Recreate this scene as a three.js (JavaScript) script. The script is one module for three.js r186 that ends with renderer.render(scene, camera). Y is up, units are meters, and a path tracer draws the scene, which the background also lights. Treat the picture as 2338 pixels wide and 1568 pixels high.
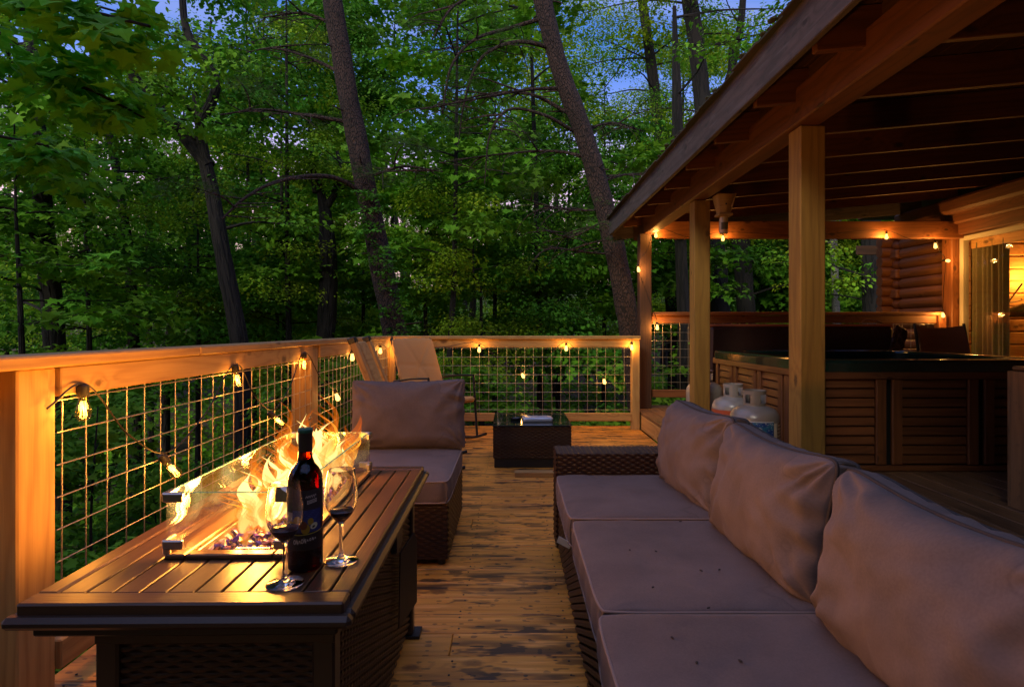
import * as THREE from 'three';
import { mergeGeometries, mergeVertices } from 'three/addons/utils/BufferGeometryUtils.js';

// ---------- camera, sky, sun, exposure ----------
const EYE = 1.13, F = 1343, CX = 1168, HY = 751;      // eye height; focal length, centre and horizon of the photograph
const scene = new THREE.Scene();
const camera = new THREE.PerspectiveCamera(2 * Math.atan(784 / F) * 180 / Math.PI, 1024 / 686, 0.05, 400);
camera.position.set(0, EYE, 0);
camera.lookAt(0, EYE, -10);
camera.setViewOffset(2337, 1568, 0, 33, 2337, 1568);
const renderer = new THREE.WebGLRenderer({ antialias: true });
renderer.setSize(1024, 686);
renderer.toneMapping = THREE.LinearToneMapping;
renderer.toneMappingExposure = 1.12;
renderer.shadowMap.enabled = true;

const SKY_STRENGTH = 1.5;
{
  const W = 256, H = 256, a = new Float32Array(W * H * 4);
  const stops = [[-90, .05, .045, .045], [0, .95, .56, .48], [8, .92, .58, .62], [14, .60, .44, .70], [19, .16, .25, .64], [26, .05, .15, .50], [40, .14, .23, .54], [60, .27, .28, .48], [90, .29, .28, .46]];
  for (let j = 0; j < H; j++) {
    const el = (j + .5) / H * 180 - 90;
    let k = 0; while (k < stops.length - 2 && el > stops[k + 1][0]) k++;
    const [e0, ...c0] = stops[k], [e1, ...c1] = stops[k + 1];
    let t = Math.min(1, Math.max(0, (el - e0) / (e1 - e0))); t = t * t * (3 - 2 * t);
    for (let i = 0; i < W; i++) {
      const o = (j * W + i) * 4, az = i / W * Math.PI * 2;
      const cl = el < 0 ? 0 : Math.max(0, Math.sin(el * .55 + 1.6 * Math.sin(az * 3) + Math.sin(az * 7 + el * .21)) - .35) * .22;   // thin high cloud streaks
      for (let c = 0; c < 3; c++) a[o + c] = (c0[c] + (c1[c] - c0[c]) * t) * (1 - cl) + [.8, .68, .76][c] * cl;
      a[o + 3] = 1;
    }
  }
  const t = new THREE.DataTexture(a, W, H, THREE.RGBAFormat, THREE.FloatType);
  t.mapping = THREE.EquirectangularReflectionMapping; t.magFilter = t.minFilter = THREE.LinearFilter; t.needsUpdate = true;
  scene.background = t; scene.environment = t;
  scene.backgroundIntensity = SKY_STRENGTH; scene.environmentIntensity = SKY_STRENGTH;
}
const sun = new THREE.DirectionalLight(new THREE.Color().setRGB(1, .90, .68), 2.4);      // afterglow of the set sun, very soft
sun.position.set(-16, 19, 22); sun.target.position.set(0, 0, -8);
sun.castShadow = true; sun.shadow.radius = 30;
Object.assign(sun.shadow.camera, { left: -45, right: 45, top: 45, bottom: -45, near: 1, far: 120 });
scene.add(sun, sun.target);

// ---------- helpers ----------
function rng(seed) { let s = seed >>> 0; return () => { s = (s + 0x6D2B79F5) | 0; let t = Math.imul(s ^ (s >>> 15), 1 | s); t = (t + Math.imul(t ^ (t >>> 7), 61 | t)) ^ t; return ((t ^ (t >>> 14)) >>> 0) / 4294967296; }; }
const R0 = rng(7), rr = (r, a, b) => a + (b - a) * r();
const V = (x, y, z) => new THREE.Vector3(x, y, z);
const at = (px, py, d) => V((px - CX) * d / F, EYE + (HY - py) * d / F, -d);
const lin = (r, g, b) => new THREE.Color().setRGB(r, g, b);
const hash2 = (x, y, s) => { let h = Math.imul(x | 0, 374761393) + Math.imul(y | 0, 668265263) + Math.imul(s | 0, 1274126177); h = Math.imul(h ^ (h >>> 13), 1274126177); return ((h ^ (h >>> 16)) >>> 0) / 4294967296; };
function vnoise(x, y, s = 0, px = 0, py = 0) {      // value noise, periodic when px, py are given
  const xi = Math.floor(x), yi = Math.floor(y), fx = x - xi, fy = y - yi, u = fx * fx * (3 - 2 * fx), v = fy * fy * (3 - 2 * fy);
  const w = (a, p) => p ? ((a % p) + p) % p : a;
  const a = hash2(w(xi, px), w(yi, py), s), b = hash2(w(xi + 1, px), w(yi, py), s), c = hash2(w(xi, px), w(yi + 1, py), s), d = hash2(w(xi + 1, px), w(yi + 1, py), s);
  return a + (b - a) * u + (c - a) * v + (a - b - c + d) * u * v;
}
function fbm(x, y, s = 0, px = 0, py = 0, oct = 4) { let v = 0, a = .5, f = 1; for (let k = 0; k < oct; k++) { v += a * vnoise(x * f, y * f, s + k * 17, px * f, py * f); a *= .5; f *= 2; } return v / (1 - Math.pow(.5, oct)); }
const sm = (a, b, x) => { const t = Math.min(1, Math.max(0, (x - a) / (b - a))); return t * t * (3 - 2 * t); };

const used = {};
function numbered(name) { const n = used[name] = (used[name] ?? -1) + 1; return n ? `${name}_${String(n).padStart(3, '0')}` : name; }
function mesh(name, geo, mat, parent, kind) {
  const m = new THREE.Mesh(geo, mat); m.name = name; m.castShadow = m.receiveShadow = true; parent.add(m);
  if (kind) m.userData.kind = kind;
  return m;
}
function thing(name, label, category, pos = [0, 0, 0], turn = 0, group) {
  const g = new THREE.Group(); g.name = numbered(name); g.position.set(...pos); g.rotation.y = turn;
  g.userData = { label, category }; if (group) g.userData.group = group;
  scene.add(g); return g;
}
function structure(name) { const g = new THREE.Group(); g.name = numbered(name); g.userData.kind = 'structure'; scene.add(g); return g; }
function move(geo, x, y, z, rx = 0, ry = 0, rz = 0) { const m = new THREE.Matrix4().makeRotationFromEuler(new THREE.Euler(rx, ry, rz, 'YXZ')); m.setPosition(x, y, z); return geo.applyMatrix4(m); }
const plain = g => { const n = g.index ? g.toNonIndexed() : g; for (const k of Object.keys(n.attributes)) if (!['position', 'normal', 'uv'].includes(k)) n.deleteAttribute(k); return n; };
const join = list => mergeGeometries(list.map(plain));

// a box with chamfered edges; uv in metres, the grain (u) along its longest side
const boxCache = new Map();
function cbox(w, h, d, c = .004, ou = 0, ov = 0) {
  const key = [w, h, d, c, ou, ov].map(v => v.toFixed(4)).join();
  if (boxCache.has(key)) return boxCache.get(key);
  c = Math.min(c, w * .35, h * .35, d * .35);
  const S = [w / 2, h / 2, d / 2], I = S.map(v => v - c), pos = [], tri = (a, b, e) => pos.push(...a, ...b, ...e);
  const out = (a, b, e) => {      // keep faces pointing away from the middle
    const n = V(...b).sub(V(...a)).cross(V(...e).sub(V(...a)));
    (n.x * (a[0] + b[0] + e[0]) + n.y * (a[1] + b[1] + e[1]) + n.z * (a[2] + b[2] + e[2])) > 0 ? tri(a, b, e) : tri(a, e, b);
  };
  const quad = (a, b, e, f) => { out(a, b, e); out(a, e, f); };
  const pt = (axis, sx, sy, sz) => [sx, sy, sz].map((s, k) => s * (k === axis ? S[k] : I[k]));
  for (let ax = 0; ax < 3; ax++) for (const s of [-1, 1]) {
    const q = [[-1, -1], [1, -1], [1, 1], [-1, 1]].map(([p, r]) => { const v = [0, 0, 0]; v[ax] = s; v[(ax + 1) % 3] = p; v[(ax + 2) % 3] = r; return pt(ax, ...v); });
    quad(...q);
  }
  for (let ax = 0; ax < 3; ax++) { const b = (ax + 1) % 3, e = (ax + 2) % 3; for (const p of [-1, 1]) for (const r of [-1, 1]) {
    const mk = (face, s) => { const v = [0, 0, 0]; v[ax] = s; v[b] = p; v[e] = r; return pt(face, ...v); };
    quad(mk(b, -1), mk(b, 1), mk(e, 1), mk(e, -1));
  } }
  for (const x of [-1, 1]) for (const y of [-1, 1]) for (const z of [-1, 1]) out(pt(0, x, y, z), pt(1, x, y, z), pt(2, x, y, z));
  const g = new THREE.BufferGeometry(); g.setAttribute('position', new THREE.Float32BufferAttribute(pos, 3)); g.computeVertexNormals();
  const n = g.attributes.normal, uv = [], L = w >= h && w >= d ? 0 : h >= d ? 1 : 2;
  for (let i = 0; i < pos.length / 3; i++) {
    const p = [pos[3 * i], pos[3 * i + 1], pos[3 * i + 2]], t = Math.floor(i / 3) * 3;
    const a = [n.getX(t), n.getY(t), n.getZ(t)].map(Math.abs), k = a.indexOf(Math.max(...a));
    const others = [0, 1, 2].filter(q => q !== k);
    const u = others.includes(L) ? L : others[0], v = others.find(q => q !== u);
    uv.push(p[u] + ou + k * .31, p[v] + ov + k * .17);
  }
  g.setAttribute('uv', new THREE.Float32BufferAttribute(uv, 2));
  boxCache.set(key, g); return g;
}
function boxMesh(name, w, h, d, x, y, z, mat, parent, c, ou = 0, ov = 0) { const m = mesh(name, cbox(w, h, d, c, ou, ov), mat, parent); m.position.set(x, y, z); return m; }
function tube(pts, r, seg = 24, rad = 8, closed = false) { return new THREE.TubeGeometry(new THREE.CatmullRomCurve3(pts, closed, 'centripetal'), seg, r, rad, closed); }
function rod(a, b, r, rad = 6, r2 = r) {
  const d = b.clone().sub(a), g = new THREE.CylinderGeometry(r2, r, d.length(), rad, 1, false);
  g.applyQuaternion(new THREE.Quaternion().setFromUnitVectors(V(0, 1, 0), d.clone().normalize())); const m = a.clone().add(b).multiplyScalar(.5); return g.translate(m.x, m.y, m.z);
}
const lathe = (pts, seg = 32) => new THREE.LatheGeometry(pts.map(([x, y]) => new THREE.Vector2(x, y)), seg);
// tapered, uneven tube through points with radii (trunks, limbs)
function taper(pts, radii, rad = 10, seg = 24, bump = .08, seed = 1) {
  const c = new THREE.CatmullRomCurve3(pts, false, 'centripetal'), fr = c.computeFrenetFrames(seg, false), P = [], U = [], I = []; let len = 0, last = null;
  for (let i = 0; i <= seg; i++) {
    const t = i / seg, p = c.getPointAt(t), k = t * (radii.length - 1), k0 = Math.min(radii.length - 2, Math.floor(k)), r = radii[k0] + (radii[k0 + 1] - radii[k0]) * (k - k0);
    if (last) len += p.distanceTo(last); last = p;
    for (let j = 0; j <= rad; j++) {
      const a = j / rad * Math.PI * 2, q = r * (1 + bump * (fbm((j % rad) / rad * 6, len * 2.2, seed, 6) - .5) * 2);
      const v = p.clone().addScaledVector(fr.normals[i], Math.cos(a) * q).addScaledVector(fr.binormals[i], Math.sin(a) * q);
      P.push(v.x, v.y, v.z); U.push(a * radii[0], len);
    }
  }
  for (let i = 0; i < seg; i++) for (let j = 0; j < rad; j++) { const a = i * (rad + 1) + j, b = a + rad + 1; I.push(a, b, a + 1, b, b + 1, a + 1); }
  const g = new THREE.BufferGeometry(); g.setAttribute('position', new THREE.Float32BufferAttribute(P, 3)); g.setAttribute('uv', new THREE.Float32BufferAttribute(U, 2)); g.setIndex(I); g.computeVertexNormals(); return g;
}

// ---------- textures ----------
function tex(w, h, fn, srgb = true, rep = [1, 1]) {
  const a = new Uint8Array(w * h * 4), enc = v => Math.round(255 * Math.min(1, Math.max(0, srgb ? (v <= .0031308 ? v * 12.92 : 1.055 * Math.pow(v, 1 / 2.4) - .055) : v)));
  for (let j = 0; j < h; j++) for (let i = 0; i < w; i++) { const c = fn(i / w, j / h, i, j), o = (j * w + i) * 4; a[o] = enc(c[0]); a[o + 1] = enc(c[1]); a[o + 2] = enc(c[2]); a[o + 3] = 255; }
  const t = new THREE.DataTexture(a, w, h); t.wrapS = t.wrapT = THREE.RepeatWrapping; t.magFilter = t.minFilter = THREE.LinearFilter; t.repeat.set(...rep);
  if (srgb) t.colorSpace = THREE.SRGBColorSpace; t.needsUpdate = true; return t;
}
const mix3 = (a, b, t) => [a[0] + (b[0] - a[0]) * t, a[1] + (b[1] - a[1]) * t, a[2] + (b[2] - a[2]) * t];
// wood: tile of 2.4 m along the grain by 0.6 m across; returns [colour map, bump map]
function wood(base, dark, seed, { knots = 10, stain = 0, stainColor = [.012, .009, .007], fine = 1, W = 1024, H = 512 } = {}) {
  const r = rng(seed), K = []; for (let k = 0; k < knots; k++) K.push([r(), r(), .010 + .012 * r(), .6 + .4 * r()]);
  const bump = new Float32Array(W * H);
  const map = tex(W, H, (u, v, i, j) => {
    let warp = 0, knot = 0;
    for (const [kx, ky, kr, ks] of K) {
      let dx = u - kx, dy = v - ky; dx -= Math.round(dx); dy -= Math.round(dy); dx *= 2.4 * .55; dy *= .6;
      const d = Math.hypot(dx, dy); if (d < .14) { warp += Math.exp(-d * d / (kr * kr * 9)) * 1.6 * Math.sign(dy || 1) * ks; knot = Math.max(knot, ks * (1 - sm(kr * .55, kr * 1.5, d + .006 * (vnoise(u * 300, v * 90, seed + 5) - .5)))); }
    }
    const lo = fbm(u * 4, v * 8, seed, 4, 8, 3), x = v * 34 + lo * 7 + warp * 4;
    const ring = .5 + .5 * Math.sin(x * 2.2 + 2 * fbm(u * 6, v * 20, seed + 3, 6, 20, 3));
    const fib = fbm(u * 24, v * 160, seed + 9, 24, 160, 3), patch = fbm(u * 5, v * 12, seed + 21, 5, 12, 4);
    let t = .38 * Math.pow(ring, 2.2) + .42 * (fib - .35) * fine + .5 * (patch - .4);
    let c = mix3(base, dark, Math.min(1.1, Math.max(-.15, t)));
    c = mix3(c, [dark[0] * .3, dark[1] * .26, dark[2] * .24], knot * .9);
    if (stain) {
      const zone = sm(.38, .58, fbm(u * 5, v * 5, seed + 45, 5, 5, 3)), s = zone * sm(.50, .72, fbm(u * 9, v * 9, seed + 40, 9, 9, 5)) * 1.0 + sm(.63, .73, fbm(u * 20, v * 13, seed + 50, 20, 13, 4)) * .85 + sm(.74, .78, fbm(u * 70, v * 30, seed + 60, 70, 30, 2)) * .7;
      c = mix3(c, stainColor, Math.min(.93, s * stain));
      const pale = sm(.60, .78, fbm(u * 10, v * 30, seed + 70, 10, 30, 4)); c = mix3(c, [base[0] * 1.35 + .05, base[1] * 1.4 + .06, base[2] * 1.7 + .06], pale * .5 * stain);
    }
    bump[j * W + i] = .6 - t * .5 - knot * .15;
    return c;
  }, true, [1 / 2.4, 1 / .6]);
  const b = tex(W, H, (u, v, i, j) => { const q = bump[j * W + i]; return [q, q, q]; }, false, [1 / 2.4, 1 / .6]);
  return [map, b];
}
function woodMats(maps, n, { rough = .72, bump = .0012, tints = [], coat = 0 } = {}) {      // n variants: shifted grain, a little lighter or darker
  const list = [];
  for (let k = 0; k < n; k++) {
    const m = maps[0].clone(), b = maps[1].clone(); m.offset.set(k * .37 % 1, k * .23 % 1); b.offset.copy(m.offset); m.needsUpdate = b.needsUpdate = true;
    const s = tints[k % (tints.length || 1)] ?? (.88 + .24 * ((k * .618) % 1));
    list.push(new THREE.MeshPhysicalMaterial({ map: m, bumpMap: b, bumpScale: bump, roughness: rough, clearcoat: coat, clearcoatRoughness: .35, color: lin(s, s, s) }));
  }
  return list;
}
const LUMBER = woodMats(wood([.46, .27, .085], [.25, .115, .03], 11, { knots: 9 }), 5);
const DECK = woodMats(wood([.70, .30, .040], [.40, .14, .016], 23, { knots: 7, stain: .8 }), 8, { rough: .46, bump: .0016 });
const CEDAR = woodMats(wood([.22, .075, .022], [.085, .025, .007], 37, { knots: 8 }), 5, { rough: .6 });
const LOG = woodMats(wood([.24, .095, .034], [.10, .036, .013], 41, { knots: 8 }), 4, { rough: .62 });
const TUBWOOD = woodMats(wood([.16, .055, .017], [.06, .018, .006], 53, { knots: 4 }), 6, { rough: .5 });
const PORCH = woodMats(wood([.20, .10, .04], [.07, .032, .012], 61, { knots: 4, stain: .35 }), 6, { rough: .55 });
const FASCIA = woodMats(wood([.09, .068, .066], [.035, .027, .027], 71, { knots: 3, stain: .5, stainColor: [.03, .03, .03] }), 2, { rough: .8 });
const POST = woodMats(wood([.32, .17, .028], [.17, .08, .012], 13, { knots: 6 }), 3);
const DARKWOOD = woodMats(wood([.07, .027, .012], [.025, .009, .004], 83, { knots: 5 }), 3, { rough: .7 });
const INTERIOR = woodMats(wood([.55, .30, .10], [.36, .17, .045], 91, { knots: 9 }), 3, { rough: .6 });
const std = (c, roughness = .6, o = {}) => new THREE.MeshPhysicalMaterial({ color: lin(...c), roughness, ...o });

const weaveBump = tex(128, 128, (u, v) => { const a = Math.sin(u * 64 * Math.PI), b = Math.sin(v * 64 * Math.PI), q = .5 + .25 * (a * a > b * b ? Math.abs(a) : -Math.abs(b)) + .1 * (fbm(u * 16, v * 16, 5, 16, 16) - .5); return [q, q, q]; }, false, [12, 12]);
const fabricMap = tex(512, 512, (u, v) => {
  const n = fbm(u * 6, v * 6, 3, 6, 6, 5), f = vnoise(u * 256, v * 256, 8, 256, 256), s = sm(.66, .8, fbm(u * 9, v * 9, 77, 9, 9, 4)) * .5, d1 = fbm(u * 3, v * 3, 55, 3, 3, 4), ring = Math.exp(-Math.pow((d1 - .56) / .012, 2)), k = (.72 + .42 * n + .16 * (f - .5) + .10 * sm(.55, .58, d1) - .14 * ring);
  return [.140 * k - .02 * s, .107 * k - .015 * s, .101 * k - .013 * s];
}, true, [1.3, 1.3]);
const FABRIC = new THREE.MeshPhysicalMaterial({ map: fabricMap, bumpMap: weaveBump, bumpScale: .0006, roughness: .9, sheen: .4, sheenRoughness: .6, sheenColor: lin(.2, .17, .18) });
const WICKER = std([.032, .014, .009], .42, { bumpMap: tex(64, 64, (u, v) => { const q = .5 + .4 * Math.sin(v * Math.PI * 8); return [q, q, q]; }, false, [20, 20]), bumpScale: .0004 });
const BLACKMETAL = std([.012, .012, .013], .45), DARKMETAL = std([.03, .018, .013], .38);
const TABLETOP = new THREE.MeshPhysicalMaterial({ map: wood([.062, .029, .014], [.035, .016, .008], 101, { knots: 0, W: 512, H: 256 })[0], roughness: .36, bumpMap: tex(256, 256, (u, v) => { const q = fbm(u * 8, v * 128, 4, 8, 128, 3); return [q, q, q]; }, false, [2, 4]), bumpScale: .0004 });
const STEEL = std([.5, .46, .42], .3, { metalness: 1 });
const WIRE = std([.42, .38, .33], .42, { metalness: .85 });
const GLASS = new THREE.MeshPhysicalMaterial({ color: 0xffffff, roughness: .02, transmission: 1, thickness: 0, ior: 1.5 });
const plates = (u, v, s) => {      // bark plates: distance between the two nearest cell points, taller than wide
  const X = u * 26 + 1.2 * (vnoise(u * 20, v * 20, s, 20, 20) - .5), Y = v * 34 + 1.2 * (vnoise(u * 20, v * 20, s + 1, 20, 20) - .5), xi = Math.floor(X), yi = Math.floor(Y); let a = 9, b = 9;
  for (let j = -1; j < 2; j++) for (let i = -1; i < 2; i++) { const cx = xi + i, cy = yi + j, wx = ((cx % 26) + 26) % 26, wy = ((cy % 34) + 34) % 34, dx = cx + hash2(wx, wy, s) - X, dy = cy + hash2(wx, wy, s + 7) - Y, d = Math.hypot(dx, dy); if (d < a) { b = a; a = d; } else if (d < b) b = d; }
  return sm(.03, .28, b - a);
};
const barkMap = (a, b, seed, pine) => pine ? tex(512, 1024, (u, v) => { const q = plates(u, v, seed), f = fbm(u * 60, v * 90, seed + 5, 60, 90, 3), n = fbm(u * 8, v * 8, seed + 2, 8, 8, 3); return mix3(a, b, q * (.45 + .7 * f) * (.6 + .8 * n)); }, true, [1, .5]) : tex(256, 512, (u, v) => { const n = fbm(u * 10, v * (pine ? 14 : 6), seed, 10, pine ? 14 : 6, 5), cr = sm(.42, .52, pine ? n : fbm(u * 20, v * 5, seed + 9, 20, 5, 4)); return mix3(a, b, cr * (.6 + .6 * n)); }, true, [1, .6]);
const barkBump = (seed, pine) => pine ? tex(512, 1024, (u, v) => { const q = plates(u, v, seed) * (.7 + .3 * fbm(u * 60, v * 90, seed + 5, 60, 90, 3)); return [q, q, q]; }, false, [1, .5]) : tex(256, 512, (u, v) => { const q = sm(.36, .6, pine ? fbm(u * 10, v * 14, seed, 10, 14, 5) : fbm(u * 20, v * 5, seed + 9, 20, 5, 4)); return [q, q, q]; }, false, [1, .6]);
const PINE = new THREE.MeshStandardMaterial({ map: barkMap([.005, .003, .0026], [.052, .028, .022], 5, true), bumpMap: barkBump(5, true), bumpScale: .02, roughness: .95 });
const BARK = new THREE.MeshStandardMaterial({ map: barkMap([.0022, .002, .0018], [.011, .009, .008], 15, false), bumpMap: barkBump(15, false), bumpScale: .025, roughness: .95 });
const BIRCH = new THREE.MeshStandardMaterial({ map: barkMap([.05, .05, .045], [.22, .22, .20], 25, true), bumpMap: barkBump(25, true), bumpScale: .01, roughness: .9 });
// ---------- ground ----------
const ground = (x, d) => -2.5 + .45 * (fbm(x * .11 + 40, d * .11 + 40, 3) - .5) + 5.2 * sm(16, 62, Math.hypot(d, x * .8)) + 7 * sm(60, 130, Math.hypot(d, x));
{
  const N = 110, P = [], U = [], I = [];
  const ax = k => { const t = k / N * 2 - 1; return Math.sign(t) * (Math.abs(t) * 26 + Math.pow(Math.abs(t), 4) * 130); };
  for (let j = 0; j <= N; j++) for (let i = 0; i <= N; i++) { const x = ax(i), d = ax(j); P.push(x, ground(x, d), -d); U.push(x / 4, d / 4); }
  for (let j = 0; j < N; j++) for (let i = 0; i < N; i++) { const a = j * (N + 1) + i, b = a + N + 1; I.push(a, a + 1, b, b, a + 1, b + 1); }
  const g = new THREE.BufferGeometry(); g.setAttribute('position', new THREE.Float32BufferAttribute(P, 3)); g.setAttribute('uv', new THREE.Float32BufferAttribute(U, 2)); g.setIndex(I); g.computeVertexNormals();
  const m = new THREE.MeshStandardMaterial({ roughness: 1, map: tex(512, 512, (u, v) => mix3([.035, .025, .014], [.10, .075, .04], fbm(u * 32, v * 32, 8, 32, 32, 4) * .8 + .5 * (fbm(u * 6, v * 6, 9, 6, 6) - .5))) });
  const o = mesh('ground', g, m, scene); o.userData.kind = 'structure';
}

// ---------- lower deck: boards across, butted ----------
const deck = structure('deck');
{
  const r = rng(5), pitch = .1465, L = -1.50, Rr = 1.44;
  for (let k = 0, d = -.6; d < 6.86; k++, d += pitch) {
    const w = pitch - .0025, cut = k % 3 === 0 ? [L, L + rr(r, .9, 1.3), Rr] : k % 3 === 1 ? [L, Rr] : [L, L + rr(r, 1.7, 2.3), Rr];
    for (let q = 0; q + 1 < cut.length; q++) {
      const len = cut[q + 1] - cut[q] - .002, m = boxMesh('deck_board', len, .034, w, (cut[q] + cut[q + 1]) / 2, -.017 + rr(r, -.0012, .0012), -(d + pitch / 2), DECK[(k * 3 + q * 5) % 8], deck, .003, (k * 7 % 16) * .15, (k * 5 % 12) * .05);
      m.rotation.z = rr(r, -.0006, .0006);
    }
  }
  const sc = []; for (let d = -.6; d < 6.86; d += pitch) for (const x of [-1.42, -1.01, -.6, -.2, .2, .61, 1.02, 1.38]) for (const q of [.03, .115]) sc.push(new THREE.CylinderGeometry(.0042, .0042, .002, 6).translate(x + rr(r, -.008, .008), .0006, -(d + q + rr(r, -.006, .006))));
  mesh('screws', join(sc), std([.04, .03, .025], .5), deck, 'stuff');
  for (const x of [-1.52, 1.42]) boxMesh('rim_joist', .04, .22, 7.44, x, -.15, -3.12, LUMBER[1], deck);
  boxMesh('rim_joist', 2.98, .22, .04, -.05, -.15, -6.84, LUMBER[2], deck);
  for (const [x, d] of [[-1.38, .3], [-1.38, 3.4], [-1.38, 6.6], [1.3, 3.4], [1.3, 6.6]]) boxMesh('deck_support', .14, 2.7, .14, x, -1.62, -d, LUMBER[3], deck);
}
// ---------- raised porch floor: boards in depth ----------
const PORCH_H = .195;
const porch = structure('porch_floor');
{
  const p = .142; let k = 0;
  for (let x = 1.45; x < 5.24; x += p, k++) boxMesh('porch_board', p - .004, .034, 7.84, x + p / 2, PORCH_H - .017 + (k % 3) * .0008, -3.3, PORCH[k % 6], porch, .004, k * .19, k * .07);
  boxMesh('porch_riser', .036, .16, 7.84, 1.47, .081, -3.3, LUMBER[4], porch);
  boxMesh('rim_joist', 3.78, .3, .04, 3.35, .02, -7.2, CEDAR[0], porch);
  for (const [x, d] of [[1.6, 7.0], [3.4, 7.0], [5.1, 7.0]]) boxMesh('deck_support', .14, 2.7, .14, x, -1.25, -d, CEDAR[1], porch);
}
boxMesh('loose_board', .40, .038, .09, .22, .019, -4.52, LUMBER[2], scene, .003).userData = { label: 'short loose board lying on the deck in front of the wicker coffee table', category: 'board' };

// ---------- railings of lumber and welded wire ----------
function railing(label, group) { const g = thing('wire_railing', label, 'railing', [0, 0, 0], 0, group); return g; }
const wireGeo = new Map();
function wire(parent, a, b, r = .0024) {
  const v = b.clone().sub(a), len = +v.length().toFixed(3), key = len + '_' + r;
  if (!wireGeo.has(key)) wireGeo.set(key, new THREE.CylinderGeometry(r, r, len, 6, 1, true));
  const m = mesh('wire', wireGeo.get(key), WIRE, parent); m.position.copy(a).add(b).multiplyScalar(.5); m.quaternion.setFromUnitVectors(V(0, 1, 0), v.normalize()); return m;
}
// straight panel between two points (x, d) with bottom rail, top rail and wire grid
function panel(parent, [x0, d0], [x1, d1], { base = 0, mats = LUMBER, top = .925, low = .185, first = .03, rail = true, step = .0985, k = 0, hide = () => false }) {
  const len = Math.hypot(x1 - x0, d1 - d0), ux = (x1 - x0) / len, ud = (d1 - d0) / len, ang = Math.atan2(ud, ux), r = rng(k + 99);
  const put = (name, h, t, y, m) => { const b = mesh(name, cbox(len, h, t, .004, k * .3, k * .11), m, parent); b.position.set((x0 + x1) / 2, y, -(d0 + d1) / 2); b.rotation.y = ang; };
  put('top_rail', .089, .038, base + top + .0445, mats[k % mats.length]);
  put('bottom_rail', .089, .038, base + low - .0445, mats[(k + 1) % mats.length]);
  for (let s = first; s < len - .008; s += .1016) {
    const x = x0 + ux * s, d = d0 + ud * s, j = rr(r, -.004, .004); if (hide(x, d)) continue;
    wire(parent, V(x + ux * j, base + low - .004, -(d + ud * j)), V(x + ux * rr(r, -.004, .004), base + top + .004, -d));
  }
  for (let y = base + top - .012; y > base + low; y -= step) wire(parent, V(x0, y, -d0).addScaledVector(V(ud, 0, ux), .0045), V(x1, y + rr(r, -.003, .003), -d1).addScaledVector(V(ud, 0, ux), .0045));
}
{
  const g = railing('long lumber and wire railing along the left side of the deck behind the fire table', 'deck railings');
  const X = -1.455;
  [[1.645, 0], [4.06, 1], [6.57, 2]].forEach(([d, k]) => boxMesh('post', .14, 1.22, .14, X, .405, -(d + .07), [LUMBER[3], LUMBER[0], LUMBER[4]][k], g, .005, k * .7, k * .21));
  panel(g, [X + .066, 1.786], [X + .066, 4.059], { k: 0, first: .028 });
  panel(g, [X + .066, 4.201], [X + .066, 6.569], { k: 1, first: .05 });
  panel(g, [X - .03, -.75], [X - .03, 1.644], { k: 2 });
  boxMesh('cap_board', .14, .038, 4.18, X + .025, 1.034, -(4.66), LUMBER[2], g, .006, .4, .2);
  boxMesh('cap_board', .14, .038, 3.30, X + .025, 1.0345, -(.918), LUMBER[0], g, .006, 1.3, .05);
}
{
  const g = railing('short lumber and wire railing across the far end of the deck behind the coffee table', 'deck railings');
  const d = 6.64;
  boxMesh('end_post', .09, 1.02, .09, 1.39, .505, -d, LUMBER[1], g, .005, .2, .3);
  boxMesh('end_post', .06, 1.02, .09, -1.352, .505, -d, LUMBER[3], g, .005, .9, .3);
  panel(g, [-1.320, d - .02], [1.344, d - .02], { k: 3, first: .04 });
  boxMesh('cap_board', 2.77, .038, .14, .057, 1.034, -(d), LUMBER[3], g, .006, .1, .4);
}
{
  const g = railing('reddish railing along the far side of the raised porch behind the hot tub', 'porch railings');
  const d = 6.98, B = PORCH_H;
  boxMesh('cap_board', 3.42, .038, .14, 3.37, B + 1.116, -d, CEDAR[3], g, .006, .5, .1);
  panel(g, [1.66, d], [5.03, d], { base: B, mats: [CEDAR[2], CEDAR[4]], top: 1.005, low: .215, k: 5, first: .03 });
  boxMesh('end_post', .09, 1.09, .09, 5.085, B + .55, -d, CEDAR[0], g, .005);
}

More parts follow.
